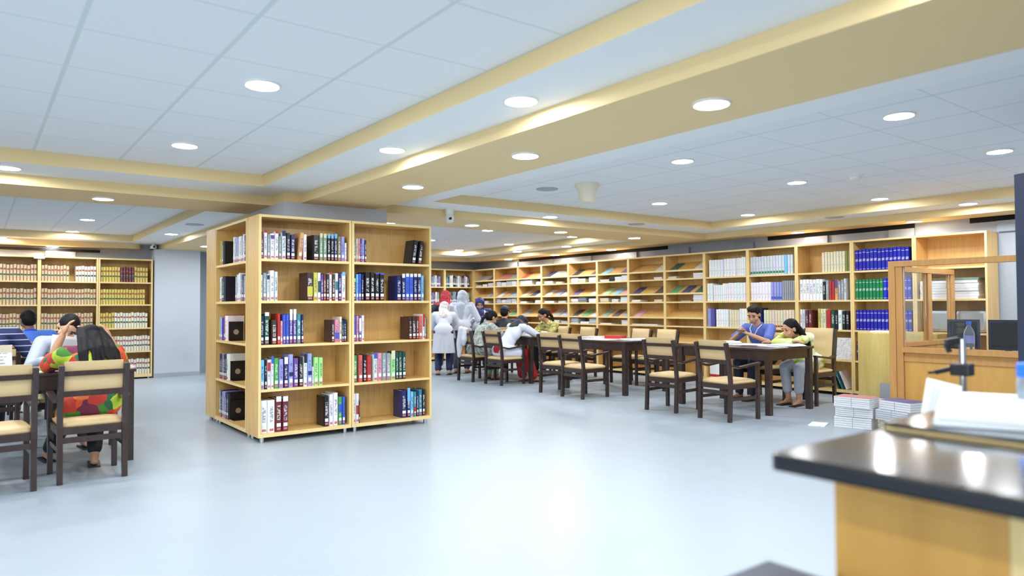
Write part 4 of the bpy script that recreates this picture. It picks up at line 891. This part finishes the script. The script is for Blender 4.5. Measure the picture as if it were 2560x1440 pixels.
def person(lab, loc, deg, P):
    """P (own frame: +Y ahead, +X to the right): pelvis, neck, head centre, look (dir), hands, feet, clothes"""
    t = thing('person', lab, 'person', loc, math.radians(deg), P.get('group'))
    V = Vector; pel = V(P['pel']); nk = V(P['neck']); hd = V(P['head']); sc = P.get('s', 1.0)
    ax = (nk-pel).normalized(); side = V((1, 0, 0)); tw = P.get('twist', 0)
    if tw: side = Matrix.Rotation(math.radians(tw), 3, ax) @ side
    fw = side.cross(ax)*-1; fw = ax.cross(side)          # chest forward
    if fw.y < 0: fw = -fw
    RT = Matrix((side, fw, ax)).transposed()
    look = V(P['look']).normalized(); up = V(P.get('up', (0, 0, 1))); hr = look.cross(up).normalized(); hu = hr.cross(look); RH = Matrix((hr, look, hu)).transposed()
    sw = P.get('sw', .185)*sc; SL = [nk-ax*.055+side*k*sw for k in (-1, 1)]
    hip = [pel+side*k*.09*sc-ax*.02 for k in (-1, 1)]
    skin = P.get('skin', 'skin_tan')
    la, lf, lt, ls = .285*sc, .25*sc, .43*sc, .42*sc
    hands = [V(h) for h in P['hands']]; feet = [V(f) for f in P.get('feet', [(-.10, .38, 0), (.10, .38, 0)])]
    el = []; wr = []; kn = []; an = []
    for i, k in enumerate((-1, 1)):
        e, w = ik(SL[i], hands[i], la, lf, P.get('epole', [(k*.6, -.3, -.8)]*2)[i] if 'epole' in P else (k*.6, -.3, -.8)); el.append(e); wr.append(w)
        q, a = ik(hip[i], feet[i]+V((0, -.02, .08)), lt, ls, P.get('kpole', (k*.05, 1, .3))); kn.append(q); an.append(a)
    b = Blob()
    b.ell(pel, (.155*sc, .115*sc, .12*sc), RT); mid = pel.lerp(nk, .42); b.cap(pel, mid, .105*sc, .105*sc); b.ell(pel.lerp(nk, .66), (.15*sc, .10*sc, .17*sc), RT)
    b.cap(SL[0], SL[1], .05*sc, .05*sc); b.cap(nk-ax*.04, hd-hu*.06, .056*sc, .050*sc)
    hp = lambda x, y, z: hd+RH @ V((x, y, z))
    b.ell(hp(0, -.008, .03), (.074, .094, .088), RH); b.ell(hp(0, .02, -.035), (.056, .066, .075), RH); b.ell(hp(0, .052, -.088), (.024, .022, .018), RH)
    b.cap(hp(0, .082, .005), hp(0, .104, -.032), .009, .0135); b.ell(hp(0, .079, -.062), (.026, .012, .011), RH)
    for k in (-1, 1): b.ell(hp(k*.034, .074, .022), (.02, .012, .010), RH); b.ell(hp(k*.076, -.008, -.005), (.010, .019, .031), RH); b.ell(hp(k*.045, .055, -.03), (.024, .022, .026), RH)
    for i, k in enumerate((-1, 1)):
        b.chain([SL[i], el[i], wr[i]], [.05*sc, .038*sc, .026*sc]); b.chain([SL[i], SL[i].lerp(el[i], .4)], [.052*sc, .047*sc])
        hdir = (wr[i]-el[i]).normalized(); hdir = (hdir+V(P.get('hbend', (0, 0, 0)))).normalized()
        palmn = V(P.get('palm', (0, 0, -1))); lat = hdir.cross(palmn).normalized(); pn = lat.cross(hdir)*-1; pn = hdir.cross(lat)*-1
        if pn.dot(palmn) < 0: pn = -pn
        c = wr[i]+hdir*.05; RP = Matrix((lat, hdir, lat.cross(hdir))).transposed(); b.ell(c, (.038, .048, .017), RP)
        tin = lat*(-k) if lat.x*k > 0 else lat*k
        tin = lat if (lat.dot(side)*k) < 0 else -lat        # towards the body's middle
        for j, (off, ln) in enumerate(((-.028, .062), (-.0095, .074), (.0095, .078), (.027, .070))):
            root = wr[i]+hdir*.085+tin*off; cl = P.get('curl', .5)
            p1 = root+(hdir*math.cos(cl*.5)+pn*math.sin(cl*.5))*ln*.5; p2 = p1+(hdir*math.cos(cl*1.5)+pn*math.sin(cl*1.5))*ln*.42
            b.chain([root-hdir*.02, p1, p2], [.0092, .0086, .0072], sub=1)
        r0 = wr[i]+hdir*.03+tin*.03; p1 = r0+(tin*.75+hdir*.6+pn*.2).normalized()*.035; b.chain([r0-tin*.01, p1, p1+(hdir+pn*.4+tin*.1).normalized()*.03], [.012, .0105, .0085], sub=1)
        b.chain([hip[i], kn[i], an[i]], [.085*sc, .056*sc, .036*sc]); b.cap(kn[i].lerp(an[i], .05), kn[i].lerp(an[i], .4), .05*sc, .05*sc)
        fd = V(P['fdir'][i] if 'fdir' in P else (k*.12, 1, 0)).normalized(); hz = V((an[i].x, an[i].y, feet[i].z)) if 'fz' in P else V((an[i].x, an[i].y, .03))
        gz = V((0, 0, .012)) if P.get('shoe') else V((0, 0, .004))
        heel = V((an[i].x, an[i].y, .03))-fd*.035+gz; toe = heel+fd*.19; toe.z = .018+gz.z
        b.cap(an[i], heel, .036*sc, .028); b.cap(heel, toe, .030, .017, flat=(1, 1, .85)); b.cap(an[i], heel+fd*.10, .03*sc, .024)
    body = b.build('body', skin, t, vox=P.get('vox', .0085), smooth=3)
    # face marks
    if P.get('face', True):
        for k in (-1, 1):
            part('eye', MB().lathe((0, 0, 0), [(.001, -.006), (.009, -.004), (.0105, 0), (.009, .004), (.001, .006)], 10), 'eye_dark', t).matrix_local = Matrix.Translation(hp(k*.031, .0765, .006)) @ RH.to_4x4() @ Matrix.Rotation(PI/2, 4, 'X') @ Matrix.Diagonal((1.3, .6, 1, 1))
            q = part('eyebrow', MB().box((-.018, -.004, -.0035), (.018, .004, .0035)), 'hair_black', t); q.matrix_local = Matrix.Translation(hp(k*.033, .084, .030)) @ RH.to_4x4()
        q = part('mouth', MB().box((-.021, -.004, -.003), (.021, .004, .003)), 'lip', t, .002); q.matrix_local = Matrix.Translation(hp(0, .0905, -.062)) @ RH.to_4x4()
    # clothes
    C = P['top']; gr = C.get('grow', .014); c = Blob()
    c.ell(pel, (.155*sc+gr, .118*sc+gr, .12*sc+gr), RT); c.cap(pel, mid, .112*sc+gr, .108*sc+gr); c.ell(pel.lerp(nk, .66), (.155*sc+gr, .10*sc+gr, .17*sc+gr*.3), RT)
    c.cap(SL[0], SL[1], .052*sc+gr, .052*sc+gr); c.cap(nk-ax*.06, nk-ax*.01, .07*sc, .058*sc)
    sl = C.get('sleeve', 1.0)
    for i in (0, 1):
        if sl > .5:
            c.chain([SL[i], el[i]], [.056*sc+gr, .042*sc+gr]); c.chain([el[i], el[i].lerp(wr[i], (sl-.5)*2)], [.042*sc+gr, .034*sc+gr])
        else: c.chain([SL[i], SL[i].lerp(el[i], sl*2)], [.056*sc+gr, .050*sc+gr])
    if C.get('skirt'):
        f = C['skirt']
        for i in (0, 1): c.chain([hip[i], hip[i].lerp(kn[i], f)], [.10*sc+gr, .085*sc+gr])
        c.chain([(hip[0]+hip[1])/2, ((hip[0]+hip[1])/2).lerp((kn[0]+kn[1])/2, f)], [.12*sc, .10*sc])
    hem = None
    if C.get('coat'):
        c.ell(pel, (.178*sc+gr, .145*sc+gr, .16*sc), RT); hem = pel.z-.44*C['coat']; lo = V((pel.x, pel.y+.01, hem-.02))
        for q in (-1, 0, 1): c.cap(pel+side*q*.05, lo+side*q*.085, .125*sc+gr, .125*sc+gr)
    c.build(C.get('name', 'shirt'), C['mat'], t, vox=.012, smooth=5, color=C.get('col'), hem=hem)
    if C.get('collar'):
        cc = Blob(); 
        for a in range(10):
            an0 = 2*PI*a/10; an1 = 2*PI*(a+1)/10; f_ = lambda q: nk+RT @ V((math.cos(q)*.068*sc, math.sin(q)*.062*sc, -.012-.02*math.sin(q)))
            cc.cap(f_(an0), f_(an1), .014, .014, sub=1)
        cc.build('collar', C['mat'] if C['mat'] != 'stripe_navy' else 'cloth', t, vox=.008, smooth=2, color=C['collar'])
    T_ = P.get('legs')
    if T_:
        c = Blob(); g2 = T_.get('grow', .012); f = T_.get('len', .9)
        c.ell(pel-ax*.02, (.15*sc+g2, .115*sc+g2, .11*sc), RT)
        for i in (0, 1): c.chain([hip[i], kn[i]], [.088*sc+g2, .060*sc+g2]); c.chain([kn[i], kn[i].lerp(an[i], f)], [.060*sc+g2, T_.get('hem', .044)*sc+g2])
        c.build('trousers', T_.get('mat', 'cloth'), t, vox=.012, smooth=4, color=T_.get('col'))
    H = P['hair']; c = Blob(); k_ = H['kind']
    if k_ in ('short', 'cap', 'tied', 'long'):
        c.ell(hp(0, -.020, .045), (.083, .096, .086), RH); c.ell(hp(0, -.04, .0), (.078, .076, .085), RH)
        if k_ == 'short' and H.get('quiff'): c.ell(hp(0, .02, .105), (.066, .07, .03), RH); c.ell(hp(-.02, .05, .095), (.045, .04, .024), RH)
        if k_ == 'tied': c.ell(hp(0, -.115, .01), (.035, .04, .04), RH); c.chain([hp(0, -.11, 0), hp(.01, -.15, -.10), hp(.01, -.13, -.24)], [.03, .03, .014])
        if k_ == 'long':
            rnd = random.Random(4)
            for s_ in range(-6, 7):
                x = s_*.0125; jr = rnd.uniform(-.012, .012); ln = rnd.uniform(-.05, .04)
                pts = [hp(x*1.0, -.075+abs(s_)*.005, .085), hp(x*1.35, -.108+abs(s_)*.005+jr*.5, -.04)]
                tgt = H.get('tips', None)
                if tgt: e = V(tgt)+side*(s_*.021+jr)+V((0, 0, ln)); pts += [pts[-1].lerp(e, .5)+V((jr, -.03, .02)), e]
                else: pts += [hp(x*1.7+jr, -.11, -.2), hp(x*1.7, -.09, -.30+ln)]
                c.chain(pts, [.022, .023, .02, .008])
        ho = c.build('hair', H.get('mat', 'hair_black'), t, vox=.007, smooth=2)
        if k_ == 'cap':
            c = Blob(); c.ell(hp(0, -.008, .055), (.088, .108, .083), RH); cap_ = c.build('cap', 'cloth', t, vox=.009, smooth=3, color=H['col'])
            q = part('visor', MB().lathe((0, 0, 0), [(.07, 0), (.07, .006)], 20), 'cloth', t); q.matrix_local = Matrix.Translation(hp(0, .10, .035)) @ RH.to_4x4() @ Matrix.Diagonal((1.05, 1.1, 1, 1)); q.color = (*lin(H['col']), 1)
    else:                                                   # headscarf: wraps the skull, opens round the face, falls to the chest
        c.ell(hp(0, -.022, .045), (.092, .104, .090), RH); c.ell(hp(0, -.04, -.02), (.09, .085, .11), RH)
        for k in (-1, 1): c.chain([hp(k*.062, .03, .07), hp(k*.078, .045, -.01), hp(k*.055, .06, -.085), hp(0, .055, -.125)], [.026, .022, .028, .034])
        c.cap(hp(0, .055, -.125), nk+fw*.07-ax*.06, .04, .06); c.chain([hp(0, -.03, -.06), nk-ax*.02, nk-ax*.10], [.085, .10, .13])
        drp = H.get('drape')
        if drp: c.chain([nk+V(drp[0]), nk+V(drp[1])], [.085, .06])
        c.cap(SL[0]+ax*.02, SL[1]+ax*.02, .062, .062)
        c.build('headscarf', H.get('mat', 'cloth'), t, vox=.01, smooth=4, color=H.get('col'))
    if P.get('shoe'):
        for i, k in enumerate((-1, 1)):
            fd = V((k*.12, 1, 0)).normalized(); h_ = V((an[i].x, an[i].y, .0))-fd*.07
            q = part('sandal' if P['shoe'] == 's' else 'shoe', MB().bar(h_+V((0, 0, .006)), h_+fd*.26+V((0, 0, .006)), .085, .011), 'plastic_black', t, .004)
    return t, dict(wr=wr, hp=hp, nk=nk, el=el)
W3 = lambda loc, deg, p: tuple(Vector((loc[0], loc[1], 0))+Matrix.Rotation(math.radians(deg), 3, 'Z') @ Vector(p))
CL = 'cloth'
SIT = dict(pel=(0, -.06, .545), feet=[(-.10, .38, 0), (.10, .38, 0)])
# man in blue with phone
t, J = person('person in a blue short-sleeved shirt with a lanyard, holding a phone at the table', (8.50, 5.58, 0), 90, dict(SIT, neck=(0, .08, .985), head=(.0, .16, 1.115), look=(-.12, 1, -.5), hands=[(-.075, .40, .865), (.075, .40, .865)], epole=[(-.8, -.1, -.6), (.8, -.1, -.6)], feet=[(-.10, .42, 0), (.12, .36, 0)],
    skin='skin_tan', top=dict(mat=CL, col=(84, 104, 186), sleeve=.38, collar=(72, 92, 170)), legs=dict(col=(30, 34, 58), len=.97), hair=dict(kind='short', quiff=True), curl=1.1, palm=(0, .3, 1), shoe='b', vox=.0075))
part('lanyard', MB().tube([(-.075, .10, .985), (-.06, .175, .93), (0, .195, .80)], .005).tube([(.075, .10, .985), (.06, .175, .93), (0, .195, .80)], .005), 'paper', t)
ph = W3((8.50, 5.58), 90, (0, .475, .905)); slab('phone', 'mobile phone held in both hands by the man in blue', 'phone', ph[0], ph[1], ph[2], .13, .07, .008, 90, 'plastic_black', bevel=.003)
# girl in lime print leaning on the table
person('person with dark hair in lime and white print, leaning on folded arms, grey trousers', (8.42, 4.88, 0), 90, dict(pel=(0, -.05, .54), neck=(0, .26, .885), head=(.0, .37, .945), look=(.45, 1, -.35), hands=[(.14, .52, .785), (-.10, .50, .80)], epole=[(-1, .2, -.2), (1, .2, -.2)], feet=[(-.06, .32, 0), (.09, .30, 0)],
    skin='skin_tan', top=dict(mat='print_lime', sleeve=.96, skirt=.55, name='tunic'), legs=dict(col=(186, 192, 204), len=.72, hem=.05), hair=dict(kind='long'), shoe='s', vox=.0075, sw=.17, s=.95))
# woman in white, far table
person('person in a white tunic and red trousers leaning over the far table', (6.78, 9.14, 0), -90, dict(pel=(0, -.02, .545), neck=(-.02, .34, .945), head=(-.16, .50, .955), look=(-.3, 1, -.8), hands=[(-.20, .76, .80), (.16, .78, .79)], feet=[(-.10, .50, 0), (.12, .55, 0)],
    skin='skin_tan', top=dict(mat=CL, col=(226, 232, 250), sleeve=.94, skirt=.6, name='tunic'), legs=dict(col=(186, 30, 36), grow=.02, hem=.06), hair=dict(kind='scarf', col=(30, 34, 52)), face=False, shoe='s', group=None))
# woman in sage print
person('person in sage grey print with a dark hair bun, seated at the far table', (6.74, 9.84, 0), -90, dict(pel=(0, 0, .54), neck=(0, .20, .945), head=(.0, .32, 1.045), look=(.15, 1, -.6), hands=[(-.16, .62, .80), (.16, .60, .80)], feet=[(-.10, .34, 0), (.12, .3, 0)],
    skin='skin_tan', top=dict(mat='print_sage', sleeve=.85, skirt=.9, name='tunic', grow=.022), legs=dict(mat='print_mint', len=.9), hair=dict(kind='tied'), shoe='s'))
# woman in olive print across
person('person in olive print with dark hair, leaning in from the wall side', (8.50, 9.86, 0), 90, dict(pel=(0, -.02, .545), neck=(.0, .16, .95), head=(.04, .25, 1.075), look=(.25, 1, -.55), hands=[(-.14, .56, .79), (.14, .56, .79)],
    skin='skin_tan', top=dict(mat='print_olive', sleeve=.9, skirt=.5, name='tunic'), legs=dict(col=(60, 60, 60)), hair=dict(kind='tied'), shoe='s', sw=.17))
# person in cap
person('person in a navy cap and black shirt seen from behind', (7.78, 10.44, 0), -20, dict(SIT, neck=(0, .02, 1.0), head=(.02, .06, 1.125), look=(.7, 1, -.3), hands=[(-.16, .42, .72), (.16, .42, .72)],
    skin='skin_tan', top=dict(mat=CL, col=(26, 28, 40), sleeve=.45), legs=dict(col=(34, 36, 48)), hair=dict(kind='cap', col=(40, 48, 78)), shoe='b'))
# standing group
STD = dict(pel=(0, 0, .90), hands=[(-.22, .12, .92), (.18, .26, 1.0)], feet=[(-.10, .0, 0), (.10, .03, 0)])
person('person in a white lab coat and pale printed headscarf, leftmost of those standing', (6.82, 11.02, 0), -35, dict(STD, pel=(0, -.04, .80), neck=(0, .16, 1.12), head=(.0, .27, 1.20), look=(.3, 1, -.7), hands=[(-.05, .42, .95), (.14, .44, .98)], skin='skin_tan',
    top=dict(mat=CL, col=(232, 236, 248), sleeve=.9, coat=.9, name='lab_coat'), legs=dict(col=(34, 44, 92), grow=.02), hair=dict(kind='scarf', mat='floral_scarf', drape=((0, .05, -.05), (.02, .10, -.30))), shoe='s', s=.95))
person('person in a red printed headscarf standing between two lab coats', (7.45, 11.98, 0), -40, dict(STD, pel=(0, 0, .88), neck=(0, .03, 1.31), head=(.0, .08, 1.43), look=(.4, 1, -.5), skin='skin_tan',
    top=dict(mat=CL, col=(36, 40, 56), sleeve=.95, coat=.5), legs=dict(col=(60, 66, 84), grow=.02), hair=dict(kind='scarf', mat='scarf_red_print', drape=((.10, .05, -.05), (.13, .08, -.50))), shoe='s'))
person('person in a lab coat with a long pale blue-grey headscarf, back to the camera', (7.26, 11.10, 0), -50, dict(STD, pel=(0, 0, .88), neck=(0, .05, 1.30), head=(.0, .09, 1.415), look=(.2, 1, -.3), hands=[(-.1, .3, .98), (.2, .3, 1.0)], skin='skin_tan',
    top=dict(mat=CL, col=(228, 232, 244), sleeve=.95, coat=.5, name='lab_coat'), legs=dict(col=(66, 72, 92), grow=.018), hair=dict(kind='scarf', col=(190, 202, 216), drape=((0, -.07, -.05), (.02, -.10, -.42))), shoe='s'))
person('person in a navy blue headscarf and white coat facing the camera', (7.92, 11.45, 0), 150, dict(STD, pel=(0, 0, .82), neck=(0, .03, 1.18), head=(.0, .07, 1.285), look=(.1, 1, -.4), hands=[(-.12, .28, 1.0), (.12, .28, 1.0)], skin='skin_tan',
    top=dict(mat=CL, col=(232, 234, 248), sleeve=.95, coat=.7, name='lab_coat'), legs=dict(col=(50, 56, 76)), hair=dict(kind='scarf', col=(40, 46, 112), drape=((0, .10, -.06), (0, .14, -.32))), shoe='s'))
q = Blob(); q.chain([(-.10, -.27, .88), (-.02, -.28, .885), (.10, -.27, .87)], [.02, .025, .02]); q.chain([(-.05, -.29, .87), (-.06, -.31, .62), (-.08, -.31, .42)], [.05, .06, .03]); q.chain([(.05, -.29, .86), (.06, -.31, .7), (.05, -.31, .62)], [.05, .06, .03])
cl = q.build('white_cloth', CL, None, vox=.01, smooth=5, color=(232, 236, 248)); cl.location = (6.76, 9.86, 0); cl.rotation_euler = (0, 0, math.radians(-88)); tag(cl, 'white coat hung over the back of the chair at the far table', 'coat')
# person mostly hidden behind the island
person('person in a white coat mostly hidden behind the island bookcase', (3.50, 12.9, 0), 30, dict(STD, pel=(0, 0, .88), neck=(0, .03, 1.32), head=(.0, .07, 1.45), look=(.3, 1, -.3), skin='skin_tan',
    top=dict(mat=CL, col=(230, 234, 240), sleeve=.95, coat=.9, name='coat'), legs=dict(col=(40, 42, 52)), hair=dict(kind='scarf', col=(60, 60, 80)), shoe='s'))
# left group
t, J = person('person with long black hair in a bright floral dress, back to the camera', (.72, 6.20, 0), 2, dict(pel=(0, .02, .545), neck=(.01, .17, .945), head=(.03, .29, .985), look=(-.15, 1, -.9), hands=[(-.15, .40, 1.03), (.19, .42, .99)], epole=[(-.45, .3, -1), (.45, .3, -1)], sw=.165, feet=[(-.20, .75, 0), (.06, .30, 0)],
    skin='skin_tan', top=dict(mat='floral_bright', sleeve=.62, skirt=.8, name='dress', grow=.02), legs=dict(col=(20, 22, 30), len=.85), hair=dict(kind='long', tips=(.06, -.02, .80)), face=False, shoe='s', vox=.0075))
part('hair_clip', MB().lathe((0, 0, 0), [(.004, -.008), (.014, 0), (.004, .008)], 12), 'mag_p', t, smooth=True).location = J['hp'](-.075, -.05, .115)
t = thing('propped_book', 'white book held upright by the girl in the floral dress', 'book', (.57, 6.62, .7502), math.radians(12))
a = part('cover', MB().box((-.11, -.006, 0), (.09, .006, .285)), 'paper', t, .002); a.rotation_euler = (math.radians(-14), math.radians(10), 0)
a = part('cover_print', MB().box((-.08, -.0068, .03), (.07, -.0062, .26)), 'mag_h', t); a.rotation_euler = (math.radians(-14), math.radians(10), 0)
person('person in a pale grey shirt with short black hair bending over the table', (.68, 7.84, 0), 180, dict(SIT, neck=(0, .14, .985), head=(.0, .25, 1.07), look=(.1, 1, -.75), up=(-.35, 0, 1), hands=[(-.18, .50, .80), (.18, .50, .80)], feet=[(-.12, .42, 0), (.10, .40, 0)],
    skin='skin_light', top=dict(mat=CL, col=(176, 186, 206), sleeve=.9, collar=(186, 196, 214)), legs=dict(col=(40, 44, 60)), hair=dict(kind='short'), shoe='s', vox=.0075))
person('person in a striped navy polo shirt with short black hair, seen from behind', (.10, 8.38, 0), 0, dict(SIT, neck=(0, .02, 1.06), head=(-.0, .05, 1.20), look=(-.3, 1, -.3), hands=[(-.2, .4, .80), (.27, .28, .84)], sw=.20,
    skin='skin_brown', top=dict(mat='stripe_navy', sleeve=.42, collar=(36, 44, 92)), legs=dict(col=(40, 44, 60)), hair=dict(kind='short'), shoe='b', face=False, s=1.05))
person('person in a bright blue polo shirt with short dark hair, seen from behind', (.53, 10.02, 0), 0, dict(SIT, neck=(0, .03, .985), head=(-.02, .08, 1.105), look=(-.2, 1, -.4), hands=[(-.2, .4, .75), (.2, .4, .75)], sw=.20,
    skin='skin_brown', top=dict(mat=CL, col=(84, 134, 240), sleeve=.42, collar=(60, 100, 210)), legs=dict(col=(40, 44, 60)), hair=dict(kind='short'), shoe='b', face=False))
